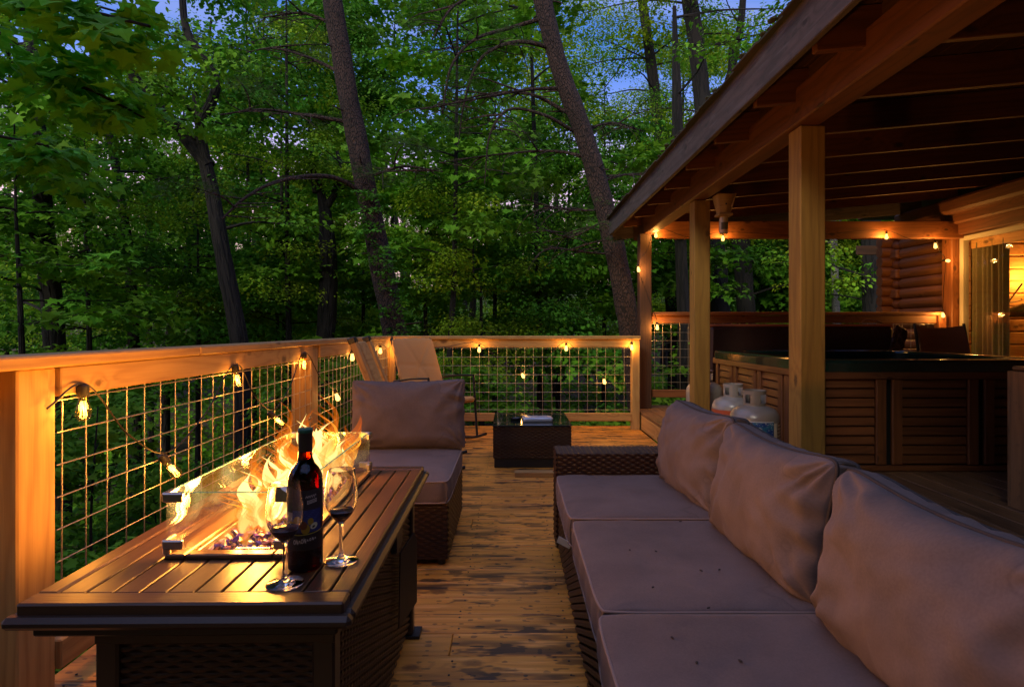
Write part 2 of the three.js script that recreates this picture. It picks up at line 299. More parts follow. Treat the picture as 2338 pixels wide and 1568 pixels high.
// ---------- porch roof on posts ----------
const RAFTER = woodMats(wood([.135, .042, .012], [.05, .015, .004], 87, { knots: 6 }), 3, { rough: .65 });
const roofB = x => 2.37 + .089 * (x - 1.56);      // height of the rafters' undersides
{
  const g = thing('porch_roof', 'low timber porch roof on square posts with weathered fascia over the hot tub', 'porch roof');
  const post = (d, m, x0 = 1.585, dy = 0) => boxMesh('post', .14, 2.25 - PORCH_H + dy, .14, x0 + .07, PORCH_H + (2.25 - PORCH_H) / 2, -(d + .07), m, g, .006, d, d * .3);
  post(3.23, POST[1]).userData.label = 'yellowish square post nearest the camera'; post(5.11, POST[2]); post(6.9, DARKWOOD[0], 1.50);
  // main beam along the posts
  boxMesh('beam', .142, .20, 8.2, 1.625, 2.352, -3.4, RAFTER[1], g, .008, .2, .1);
  const fb = mesh('beam', cbox(3.62, .20, .10, .006, .4, .2), CEDAR[3], g); fb.position.set(3.52, 2.30, -6.97);
  for (let k = 0; k < 12; k++) {
    const d = 2.60 - 4 * .637 + k * .637, x0 = 1.33, x1 = 5.34, len = (x1 - x0) * 1.004, xm = (x0 + x1) / 2;
    const m = mesh('rafter', cbox(len, .184, .042, .004, k * .4, k * .13), RAFTER[k % 3], g); m.position.set(xm, roofB(xm) + .092, -d); m.rotation.z = Math.atan(.089);
  }
  for (let k = 0; k < 28; k++) {      // roof boards on the rafters
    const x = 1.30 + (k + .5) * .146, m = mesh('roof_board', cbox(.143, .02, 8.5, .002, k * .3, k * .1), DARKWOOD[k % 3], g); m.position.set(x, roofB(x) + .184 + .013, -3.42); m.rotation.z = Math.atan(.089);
  }
  // blocking between the rafters over the beam
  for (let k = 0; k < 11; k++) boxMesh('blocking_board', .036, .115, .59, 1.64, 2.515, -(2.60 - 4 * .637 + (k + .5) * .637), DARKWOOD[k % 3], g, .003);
  boxMesh('fascia_board', .034, .225, 8.5, 1.285, 2.462, -3.42, FASCIA[0], g, .004, .3, .1).userData.label = 'weathered grey brown fascia board';
  const fe = mesh('fascia_board', cbox(4.06, .225, .034, .004, .8, .3), FASCIA[1], g); fe.position.set(3.33, roofB(3.33) - .135 + .19, -7.69); fe.rotation.z = Math.atan(.089);
  // shingles: ragged courses seen on the eave edge
  const r = rng(31), shGeo = [0, 1, 2].map(k => cbox(.22, .012, .30 + .012 * k, .002, k * .2)), SH = [std([.035, .03, .028], .95), std([.05, .042, .036], .95), std([.03, .034, .024], .95)];
  for (let c = 0; c < 3; c++) for (let k = 0; k < 29; k++) {
    const x = 1.335 + c * .15, m = mesh('shingle', shGeo[k % 3], SH[Math.floor(r() * 3)], g); m.position.set(x + rr(r, -.012, .012), roofB(x) + .222 + .006 * c, -(-.75 + k * .297)); m.rotation.set(rr(r, -.02, .02), rr(r, -.03, .03), Math.atan(.089) - .03);
  }
  const moss = []; for (let k = 0; k < 220; k++) { const s = new THREE.IcosahedronGeometry(rr(r, .008, .022), 0).scale(1, .6, 1.6); moss.push(s.translate(1.235 + rr(r, -.008, .05), 2.578 + rr(r, -.006, .014), -rr(r, -.6, 7.6))); }
  mesh('moss', join(moss), std([.035, .04, .016], 1), g, 'stuff');
  mesh('roof_felt', cbox(4.2, .006, 8.5, .001), std([.03, .028, .027], .95), g).position.set(3.36, roofB(3.36) + .235, -3.42); g.children[g.children.length - 1].rotation.z = Math.atan(.089);
}

// ---------- log cabin on the right ----------
{
  const g = thing('log_cabin', 'brown log cabin with lit sliding glass door beside the hot tub porch', 'cabin');
  const X = 5.42, pitch = .138, r = rng(77), logG = (len, rad = .074) => { const c = new THREE.CylinderGeometry(rad, rad, len, 14, 1); const uv = c.attributes.uv; for (let i = 0; i < uv.count; i++) uv.setXY(i, uv.getY(i) * len, uv.getX(i) * .46); return c; };
  const wallLog = (x0, d0, x1, d1, y, k, name = 'log') => { const len = Math.hypot(x1 - x0, d1 - d0), m = mesh(name, logG(len, .0735), LOG[k % 4], g); m.position.set((x0 + x1) / 2, y, -(d0 + d1) / 2); m.quaternion.setFromUnitVectors(V(0, 1, 0), V(x1 - x0, 0, -(d1 - d0)).normalize()); m.rotateY(k * 1.3); return m; };
  for (let k = 0; k < 19; k++) {
    const y = .10 + k * pitch; if (y > 2.45) break;
    wallLog(X, 7.16, X, 8.12, y, k);                        // short wall past the door
    wallLog(X, -.8, X, 4.55, y, k + 1);                     // wall on the near side of the door, out of view
    const end = mesh('corner_log', k % 2 ? cbox(.15, .125, .23, .018, k * .2) : new THREE.SphereGeometry(.082, 12, 8).scale(1, .85, 1.4), LOG[(k + 2) % 4], g); end.position.set(X - (k % 2 ? .03 : .005), y, -8.24);
    wallLog(5.2, 8.32, 9.2, 8.32, y + .04, k + 2);          // end wall outside
  }
  // door surround, sliding door
  boxMesh('door_post', .18, 2.22, .17, 5.335, PORCH_H + 1.11, -7.09, CEDAR[3], g, .008, .1, .2).userData.label = 'reddish square door post';
  boxMesh('door_post', .18, 2.22, .17, 5.335, PORCH_H + 1.11, -4.62, CEDAR[1], g, .008);
  boxMesh('door_header', .17, .13, 2.3, 5.34, 2.305, -5.85, RAFTER[1], g, .006);
  boxMesh('log_beam', .3, .17, 9.2, 5.22, 2.56, -3.22, RAFTER[0], g, .03, .1).userData.label = 'heavy squared log along the top of the wall'; boxMesh('log_beam', .2, .13, 8.2, 5.30, 2.43, -3.05, RAFTER[2], g, .02, .6);
  const ALU = std([.42, .38, .30], .4), door = new THREE.Group(); door.name = 'sliding_door'; g.add(door);
  for (const [h, dw, y, d] of [[2.04, .06, 1.21, 6.965], [2.04, .06, 1.21, 5.83], [2.04, .06, 1.21, 4.74]]) boxMesh('door_frame', .07, h, dw, 5.36, y, -d, ALU, door, .004);
  boxMesh('door_frame', .07, .05, 2.2, 5.358, 2.2, -5.85, ALU, door, .004); boxMesh('door_frame', .07, .06, 2.2, 5.358, .225, -5.85, ALU, door, .004);
  for (const d of [6.40, 5.285]) mesh('pane', new THREE.BoxGeometry(.008, 1.92, 1.06), GLASS, door).position.set(5.36, 1.215, -d);
  boxMesh('valance', .03, .11, 2.2, 5.44, 2.13, -5.85, INTERIOR[0], g, .004);
  // pleated curtain inside
  const P = [], I = [], n = 90, U = []; for (let i = 0; i <= n; i++) { const s = i / n, d = 6.99 - s * .54, x = 5.45 + .022 * Math.sin(s * 46) + .01 * Math.sin(s * 17 + 1); for (const y of [.25, 1.2, 2.14]) { P.push(x + (y < 1 ? .02 * Math.sin(s * 40 + 1) : 0), y, -d); U.push(s, y); } }
  for (let i = 0; i < n; i++) for (let q = 0; q < 2; q++) { const a = i * 3 + q, b = a + 3; I.push(a, b, a + 1, b, b + 1, a + 1); }
  const cg = new THREE.BufferGeometry(); cg.setAttribute('position', new THREE.Float32BufferAttribute(P, 3)); cg.setAttribute('uv', new THREE.Float32BufferAttribute(U, 2)); cg.setIndex(I); cg.computeVertexNormals();
  mesh('curtain', cg, std([.17, .135, .07], .95, { transmission: .3, thickness: 0, side: THREE.DoubleSide }), g);
  // interior: boards on the end wall, back wall, floor, ceiling
  for (let k = 0; k < 13; k++) { boxMesh('interior_board', 3.6, .172, .05, 7.33, .30 + k * .176, -8.20, INTERIOR[k % 3], g, .02, k * .37); boxMesh('interior_board', .05, .172, 8.9, 9.1, .30 + k * .176, -3.7, INTERIOR[(k + 1) % 3], g, .02, k * .29); }
  boxMesh('interior_floor', 3.75, .05, 9.0, 7.3, .17, -3.7, INTERIOR[1], g); boxMesh('interior_ceiling', 3.9, .06, 9.1, 7.3, 2.62, -3.7, INTERIOR[0], g); boxMesh('interior_wall', 3.75, 2.5, .06, 7.3, 1.4, .75, INTERIOR[2], g);
  boxMesh('cabin_roof', 4.8, .1, 10.4, 7.75, 2.86, -3.9, DARKWOOD[1], g, .01); boxMesh('eave_board', .4, .14, .03, 5.5, 2.34, -9.05, DARKWOOD[0], g, .004);
  const fl = []; for (const [x, z] of [[5.6, -8.0], [9.0, -8.0], [5.6, .5], [9, .5]]) fl.push(move(new THREE.BoxGeometry(.3, 2.8, .3), x, -1.3, z)); mesh('foundation', join(fl), std([.2, .19, .18], .9), g);
}
// lamps inside the cabin
const WARM = lin(1, .44, .085);
function lampLight(parent, x, y, z, power, radius = 1, color = WARM) { const l = new THREE.PointLight(color, power, 0, 2); l.position.set(x, y, z); l.castShadow = true; l.shadow.radius = radius; parent.add(l); return l; }
{
  const g = thing('wall_lamp', 'lit wall lamp with black curved arm inside the cabin', 'lamp', [7.05, 1.55, -8.16]);
  mesh('arm', tube([V(0, 0, .02), V(-.05, -.02, .10), V(-.28, -.05, .16), V(-.25, .02, .18), V(-.12, .20, .18)], .009, 24, 6), BLACKMETAL, g);
  mesh('bulb', new THREE.SphereGeometry(.045, 14, 10), std([.8, .6, .3], .5, { emissive: lin(1, .62, .22), emissiveIntensity: 3 }), g).position.set(.02, .28, .16);
  lampLight(g, .02, .28, .16, 2, 2, lin(1, .40, .07));
}
{
  const g = thing('pendant_lamp', 'dark green pendant lamp shade hanging inside the cabin', 'lamp', [6.35, 1.32, -7.2]);
  mesh('shade', lathe([[.02, .14], [.10, .12], [.30, .02], [.34, -.04], [.325, -.04], [.29, .01], [.09, .105], [.02, .125]], 28), std([.02, .07, .03], .25), g); mesh('cord', rod(V(0, .13, 0), V(0, 1.27, 0), .006), BLACKMETAL, g);
}
// ---------- woven resin panels: strands waving over and under ribs; lies in x (width) y (height), facing +z ----------
function weave(w, h, cw = .028, ch = .0135, amp = .0032) {
  const P = [], I = [], rows = Math.max(1, Math.round(h / ch)), n = Math.max(2, Math.round(w / cw)) * 4, rh = h / rows;
  for (let j = 0; j < rows; j++) {
    const y0 = -h / 2 + j * rh, base = P.length / 3;
    for (let i = 0; i <= n; i++) { const x = -w / 2 + w * i / n, z = amp * Math.cos(Math.PI * (i / 4 + j)); P.push(x, y0 + rh * .03, z - .0022, x, y0 + rh * .5, z, x, y0 + rh * .97, z - .0022); }
    for (let i = 0; i < n; i++) for (let q = 0; q < 2; q++) { const a = base + i * 3 + q, b = a + 3; I.push(a, b, a + 1, b, b + 1, a + 1); }
  }
  const g = new THREE.BufferGeometry(); g.setAttribute('position', new THREE.Float32BufferAttribute(P, 3)); g.setIndex(I); g.computeVertexNormals();
  const uv = []; for (let k = 0; k < P.length; k += 3) uv.push(P[k], P[k + 1]); g.setAttribute('uv', new THREE.Float32BufferAttribute(uv, 2));
  const back = new THREE.PlaneGeometry(w, h).translate(0, 0, -.006); return join([g, back]);
}
// a box covered in weave: which faces, sizes; centre at (x, y, z)
function wovenBox(name, w, h, d, x, y, z, parent, faces = 'frlt', cell = [.028, .0135]) {
  const list = [move(new THREE.BoxGeometry(w - .014, h - .014, d - .014), 0, 0, 0)];
  if (faces.includes('f')) list.push(move(weave(w - .006, h - .004, ...cell), 0, 0, d / 2));
  if (faces.includes('b')) list.push(move(weave(w - .006, h - .004, ...cell), 0, 0, -d / 2, 0, Math.PI, 0));
  if (faces.includes('r')) list.push(move(weave(d - .006, h - .004, ...cell), w / 2, 0, 0, 0, Math.PI / 2, 0));
  if (faces.includes('l')) list.push(move(weave(d - .006, h - .004, ...cell), -w / 2, 0, 0, 0, -Math.PI / 2, 0));
  if (faces.includes('t')) list.push(move(weave(w - .004, d - .004, ...cell), 0, h / 2, 0, -Math.PI / 2, 0, 0));
  const m = mesh(name, join(list), WICKER, parent, 'stuff'); m.position.set(x, y, z); return m;
}

// ---------- cushions: boxed pillow with crown, folds and piping; x width, y height, z thickness (front +z) ----------
function cushionGeo(w, h, { crown = .08, gusset = .1, power = 3, pinch = .02, folds = .01, lump = .008, sag = 0, ears = 0, seed = 1, nx = 64, ny = 48, sideFold = .008, round: o2 }) {
  const N = (nx + 1) * (ny + 1), P = new Float32Array(N * 6), U = [], I = [], edge = [];
  for (const s of [1, -1]) for (let j = 0; j <= ny; j++) for (let i = 0; i <= nx; i++) {
    const e = t => Math.sin((t * 2 - 1) * Math.PI / 2 * .92) / Math.sin(Math.PI / 2 * .92);
    const u = e(i / nx), v = e(j / ny), au = Math.abs(u), av = Math.abs(v);
    let x = w / 2 * u * (1 - pinch * (1 - v * v) * Math.pow(au, 3)), y = h / 2 * v * (1 - pinch * 1.3 * (1 - u * u) * Math.pow(av, 3));
    if (ears) { const q = Math.pow(au * av, 5) * ears; x += Math.sign(u) * q; y += Math.sign(v) * q; }
    const cr = (o2 ?? .012) * Math.pow(au * av, 7); x -= Math.sign(u) * cr; y -= Math.sign(v) * cr;
    const body = Math.pow(Math.max(0, 1 - Math.pow(au, power)), .5) * Math.pow(Math.max(0, 1 - Math.pow(av, power)), .5);
    let z = crown * body;
    let f = 0;
    for (const cx of [-1, 1]) for (const cy of [-1, 1]) { const dx = (u - cx) * w / 2, dy = (v - cy) * h / 2, rd = Math.hypot(dx, dy), an = Math.atan2(dy, dx); f += Math.exp(-rd / .14) * Math.sin(an * 11 + 5 * vnoise(an * 2 + cx * 9, rd * 9 + cy * 5, seed)) * sm(0, .05, rd); }
    const wx = (1 - au) * w / 2, wy = (1 - av) * h / 2;
    f += sideFold / Math.max(.001, folds) * Math.exp(-wx / .075) * Math.sin(y * 62 + 6 * vnoise(y * 9 + u * 3, x * 7, seed + 4)) * (.4 + vnoise(y * 12, u, seed + 8));
    f += .7 * Math.exp(-wy / .05) * Math.sin(x * 44 + 7 * vnoise(x * 8, v * 2, seed + 6)) * vnoise(x * 7 + 3, v, seed + 9);
    z += (folds * f + lump * 2 * (fbm(x * 7 + 20, y * 7 + 20, seed, 0, 0, 3) - .5) * (s > 0 ? 1 : .5)) * Math.min(1, body * 2.2);
    const ridge = Math.abs(vnoise(x * 3.2 + 9 + y * 2.5, y * 3 - x * 1.5, seed + 30) - .5); z -= folds * .6 * Math.exp(-ridge * 22) * body * vnoise(x * 4, y * 4, seed + 33);
    y -= sag * (1 - u * u) * sm(-.2, 1, v);
    const k = (s > 0 ? 0 : N) + j * (nx + 1) + i; P[3 * k] = x; P[3 * k + 1] = y; P[3 * k + 2] = s * (z + gusset / 2); U.push(x, y * s);
  }
  const id = (s, i, j) => (s ? N : 0) + j * (nx + 1) + i;
  for (let j = 0; j < ny; j++) for (let i = 0; i < nx; i++) { const a = id(0, i, j), b = id(0, i + 1, j), c = id(0, i + 1, j + 1), d = id(0, i, j + 1); I.push(a, b, c, a, c, d); const o = N; I.push(a + o, c + o, b + o, a + o, d + o, c + o); }
  for (let i = 0; i < nx; i++) edge.push([i, 0]); for (let j = 0; j < ny; j++) edge.push([nx, j]); for (let i = nx; i > 0; i--) edge.push([i, ny]); for (let j = ny; j > 0; j--) edge.push([0, j]);
  const g = new THREE.BufferGeometry(); g.setAttribute('position', new THREE.BufferAttribute(P, 3)); g.setAttribute('uv', new THREE.Float32BufferAttribute(U, 2)); g.setIndex(I); g.computeVertexNormals();
  // gusset strip with its own vertices and a slight bulge
  const GP = [], GI = [], GU = []; let run = 0;
  edge.forEach(([i, j], k) => { const a = id(0, i, j), x = P[3 * a], y = P[3 * a + 1], L = Math.hypot(x, y) || 1; for (const t of [1, .5, -.5, -1]) { const o = Math.abs(t) < 1 ? .006 + .004 * Math.sin(k * .9 + seed) : 0; GP.push(x + o * x / L, y + o * y / L, t * P[3 * a + 2]); GU.push(run, t * .05); } run += .02; });
  const n = edge.length; for (let k = 0; k < n; k++) for (let q = 0; q < 3; q++) { const a = k * 4 + q, b = ((k + 1) % n) * 4 + q; GI.push(a, a + 1, b, b, a + 1, b + 1); }
  const gg = new THREE.BufferGeometry(); gg.setAttribute('position', new THREE.Float32BufferAttribute(GP, 3)); gg.setAttribute('uv', new THREE.Float32BufferAttribute(GU, 2)); gg.setIndex(GI); gg.computeVertexNormals();
  const loop = s => edge.filter((_, k) => k % 3 === 0).map(([i, j]) => { const a = id(s, i, j); return V(P[3 * a], P[3 * a + 1], P[3 * a + 2]); });
  return { body: join([g, gg]), loops: [loop(0), loop(1)] };
}
const PIPING = std([.24, .18, .16], .85), DARKPIPE = std([.035, .026, .024], .85);
function cushion(name, label, category, group, pos, euler, w, h, o, piping = true) {
  const t = thing(name, label, category, [0, 0, 0], 0, group); t.position.set(...pos); t.rotation.set(...euler, 'YXZ');
  const { body, loops } = cushionGeo(w, h, o), m = mesh('cover', body, FABRIC, t);
  if (piping) for (const l of loops) mesh('piping', tube(l, o.pipeR ?? .0042, 200, 6, true), o.pipeMat ?? FABRIC, m);
  return t;
}

// ---------- three-seat wicker sofa on the right ----------
{
  const g = thing('wicker_sofa', 'long dark brown wicker sofa along the right side of the deck', 'sofa');
  wovenBox('sofa_base', .74, .245, 2.62, .60, .1675, -1.595, g, 'fl'); 
  wovenBox('armrest', .80, .47, .20, .62, .28, -3.005, g, 'flrt', [.024, .0125]);
  wovenBox('sofa_back', .10, .56, 2.62, 1.00, .33, -1.595, g, 'lrt');
  for (const [x, d] of [[.27, 3.05], [.98, 3.05], [.27, .4], [.98, .4]]) mesh('foot', new THREE.CylinderGeometry(.02, .018, .05, 10), BLACKMETAL, g).position.set(x, .025, -d);
  const so = { crown: .016, gusset: .105, power: 8, pinch: .008, folds: .0015, sideFold: .001, lump: .006, nx: 48, ny: 48, pipeMat: PIPING };
  [['grey taupe sofa seat cushion at the far end beside the woven armrest', 2.565, .670], ['grey taupe sofa seat cushion in the middle of the three', 1.864, .728], ['grey taupe sofa seat cushion nearest the camera', 1.118, .756]].forEach(([l, d, len], k) => {
    const W = .70, c = cushion('seat_cushion', l, 'cushion', 'sofa seat cushions', [.215 + W / 2 + [0, .008, -.004][k], .35 + [.004, 0, .002][k], -d], [-Math.PI / 2, 0, 0], W, len - .008, { ...so, seed: 5 + k * 3 });
    if (k === 0) { const t = mesh('care_tag', new THREE.BoxGeometry(.002, .055, .03), std([.6, .6, .55], .8), c); t.position.set(-W / 2 - .012, -len / 2 + .06, -.055); t.rotation.set(.4, .3, 1.2); }
  });
  const po = { pipeMat: DARKPIPE, round: .03, crown: .098, gusset: .06, power: 2.7, pinch: .04, folds: .014, sideFold: .013, lump: .020, ears: .012, pipeR: .0058, nx: 84, ny: 60 };
  [['mauve grey back pillow leaning at the far end of the sofa', 2.555, .625, 11, .015, .822], ['mauve grey back pillow in the middle of the sofa with dark piped side', 1.850, .665, 29, .02, .83], ['large mauve grey back pillow nearest the camera on the sofa', 1.125, .70, 47, .025, .845]].forEach(([l, d, len, seed, sag, x], k) => {
    cushion('back_pillow', l, 'pillow', 'sofa back pillows', [x, .592, -d], [0, -Math.PI / 2 + [.10, .05, .03][k], 0], len, .405, { ...po, seed, sag }, true).rotateX(-.17);
  });
}
// ---------- armless wicker chair at the left ----------
{
  const g = thing('wicker_chair', 'armless dark wicker chair behind the fire table facing the camera', 'chair');
  wovenBox('chair_base', .70, .27, .80, -.655, .165, -3.20, g, 'fr');
  wovenBox('chair_back', .68, .42, .10, -.66, .42, -3.70, g, 'fr');
  for (const [x, d] of [[-.96, 2.84], [-.34, 2.84], [-.96, 3.56], [-.34, 3.56]]) mesh('foot', new THREE.CylinderGeometry(.02, .018, .04, 10), BLACKMETAL, g).position.set(x, .02, -d);
  cushion('seat_cushion', 'grey taupe seat cushion on the armless wicker chair', 'cushion', null, [-.655, .355, -3.19], [-Math.PI / 2, 0, 0], .71, .82, { crown: .014, gusset: .10, power: 8, pinch: .006, folds: .001, sideFold: .001, lump: .004, seed: 71, nx: 40, ny: 40, pipeMat: PIPING });
  cushion('back_pillow', 'plump mauve grey pillow propped upright on the armless wicker chair', 'pillow', null, [-.625, .618, -3.55], [-.16, .02, .012], .68, .415, { crown: .085, gusset: .03, round: .02, power: 2.5, pinch: .03, folds: .009, sideFold: .011, lump: .010, ears: .012, sag: .012, seed: 93, nx: 84, ny: 60 });
}
// small seeds fallen on the seats
{
  const r = rng(404), l = []; for (const [px, py] of [[1497, 1258], [1600, 1302], [1642, 1300], [1490, 1340], [1553, 1190], [1617, 1387], [1590, 1512], [1690, 1508], [1437, 1255], [1534, 1455]]) { const y = .424, d = F * (EYE - y) / (py - HY), p = at(px, py, d); l.push(move(new THREE.SphereGeometry(.0042, 6, 5).scale(1.5, .5, .8), p.x, p.y, p.z, 0, r() * 6, 0)); }
  const s = mesh('fallen_seeds', join(l), std([.02, .014, .012], .7), scene, 'stuff'); s.userData.label = 'tiny dark seeds scattered over the sofa seat cushions'; s.userData.category = 'seeds';
}

// ---------- glass topped wicker coffee table with a tray ----------
{
  const g = thing('coffee_table', 'low dark wicker coffee table with glass top by the far railing', 'table');
  wovenBox('woven_apron', .636, .26, .70, .165, .205, -5.13, g, 'flr'); mesh('plinth', cbox(.62, .08, .68, .005), BLACKMETAL, g).position.set(.165, .04, -5.13);
  mesh('table_top', cbox(.65, .008, .715, .002), std([.01, .014, .012], .06, { ior: 1.5 }), g).position.set(.165, .3445, -5.13);
  const t = thing('packet', 'crumpled blue white foil packet lying on the glass topped coffee table', 'packet', [.215, .349, -5.02], .05);
  const f = new THREE.BoxGeometry(.25, .032, .15, 16, 2, 10), p = f.attributes.position; for (let i = 0; i < p.count; i++) { const x = p.getX(i), y = p.getY(i), z = p.getZ(i), k = Math.pow(Math.max(Math.abs(x) / .125, Math.abs(z) / .075), 6); p.setXYZ(i, x, y > 0 ? .016 * (1 - .35 * k) + .008 * fbm(x * 40, z * 40, 6) : y, z); } f.translate(0, .016, 0); const fg = mergeVertices(plain(f).deleteAttribute('normal').deleteAttribute('uv')); fg.computeVertexNormals();
  mesh('wrapper', fg, std([.45, .52, .66], .3, { metalness: .35 }), t);
  const u = thing('small_dish', 'small dark round dish beside the foil packet on the coffee table', 'dish', [.03, .349, -5.05]);
  mesh('bowl', lathe([[0, .004], [.035, .004], [.042, .02], [.046, .02], [.04, 0], [0, 0]], 20), std([.02, .02, .025], .15), u);
}

// ---------- rocking chairs ----------
function rocker(label, pos, turn, wood) {
  const g = thing('rocking_chair', label, 'rocking chair', pos, turn, 'rocking chairs by the far corner');
  // local: faces +x, width in z
  for (const s of [-1, 1]) {
    const z = s * .29;
    mesh('rocker', tube([V(-.42, .075, z), V(-.2, .02, z), V(.05, .013, z), V(.25, .03, z), V(.43, .085, z)], .014, 20, 6), BLACKMETAL, g);
    mesh('front_leg', rod(V(.30, .04, z), V(.245, .66, z), .012, 8), BLACKMETAL, g);
    mesh('rear_leg', rod(V(-.22, .03, z), V(-.12, .42, z), .012, 8), BLACKMETAL, g);
    mesh('arm_tube', tube([V(.245, .66, z), V(.0, .645, z), V(-.31, .60, z)], .012, 12, 6), BLACKMETAL, g);
    if (wood) mesh('armrest', tube([V(.28, .60, z), V(.1, .585, z), V(-.22, .555, z)], .026, 14, 10), LUMBER[0], g);
    mesh('back_stile', rod(V(-.14, .34, z * .86), V(-.42, 1.03, z * .86), wood ? .012 : .013, 8), BLACKMETAL, g);
  }
  mesh('seat', cbox(.52, .06, .52, .02), CANVAS, g).position.set(.05, .40, 0); g.children.at(-1).rotation.z = .1;
  // tufted back: padded panel with a button in the middle
  const { body } = cushionGeo(.52, .70, { crown: .018, gusset: .03, power: 6, pinch: .004, folds: 0.0005, sideFold: 0, lump: 0, seed: 3, nx: 44, ny: 60 });
  const p = body.attributes.position; for (let i = 0; i < p.count; i++) { const x = p.getX(i), y = p.getY(i) - .04, rd = Math.hypot(x, y), an = Math.atan2(y, x); if (p.getZ(i) > .01) p.setZ(i, p.getZ(i) - .020 * Math.exp(-rd / .035) - .010 * Math.exp(-rd / .3) * Math.pow(Math.abs(Math.cos(an * 3 + .3)), 24)); } const nb = mergeVertices(body.deleteAttribute('normal')); nb.computeVertexNormals();
  if (wood) nb.scale(.55, 1, .5); const b = mesh('back_panel', nb, wood ? LUMBER[4] : CANVAS, g); b.position.set(-.27, .70, 0); b.rotation.set(-.385, Math.PI / 2, 0, 'YXZ');
  if (wood) for (const s of [-1, 1]) { const w = mesh('back_board', cbox(.05, .72, .075, .008, .2), LUMBER[4], g); w.position.set(-.275, .70, s * .275); w.rotation.z = .385; mesh('end_bracket', cbox(.06, .05, .085, .008), BLACKMETAL, w).position.set(0, .37, 0); }
  return g;
}
const CANVAS = new THREE.MeshPhysicalMaterial({ color: lin(.52, .29, .10), bumpMap: weaveBump, bumpScale: .0006, roughness: .9 });
rocker('black framed rocking chair with tan tufted back in the far corner', [-.77, 0, -5.95], -.76, false);
rocker('rocking chair seen side on with wooden back boards behind the wicker chair', [-.80, 0, -4.72], .05, true);
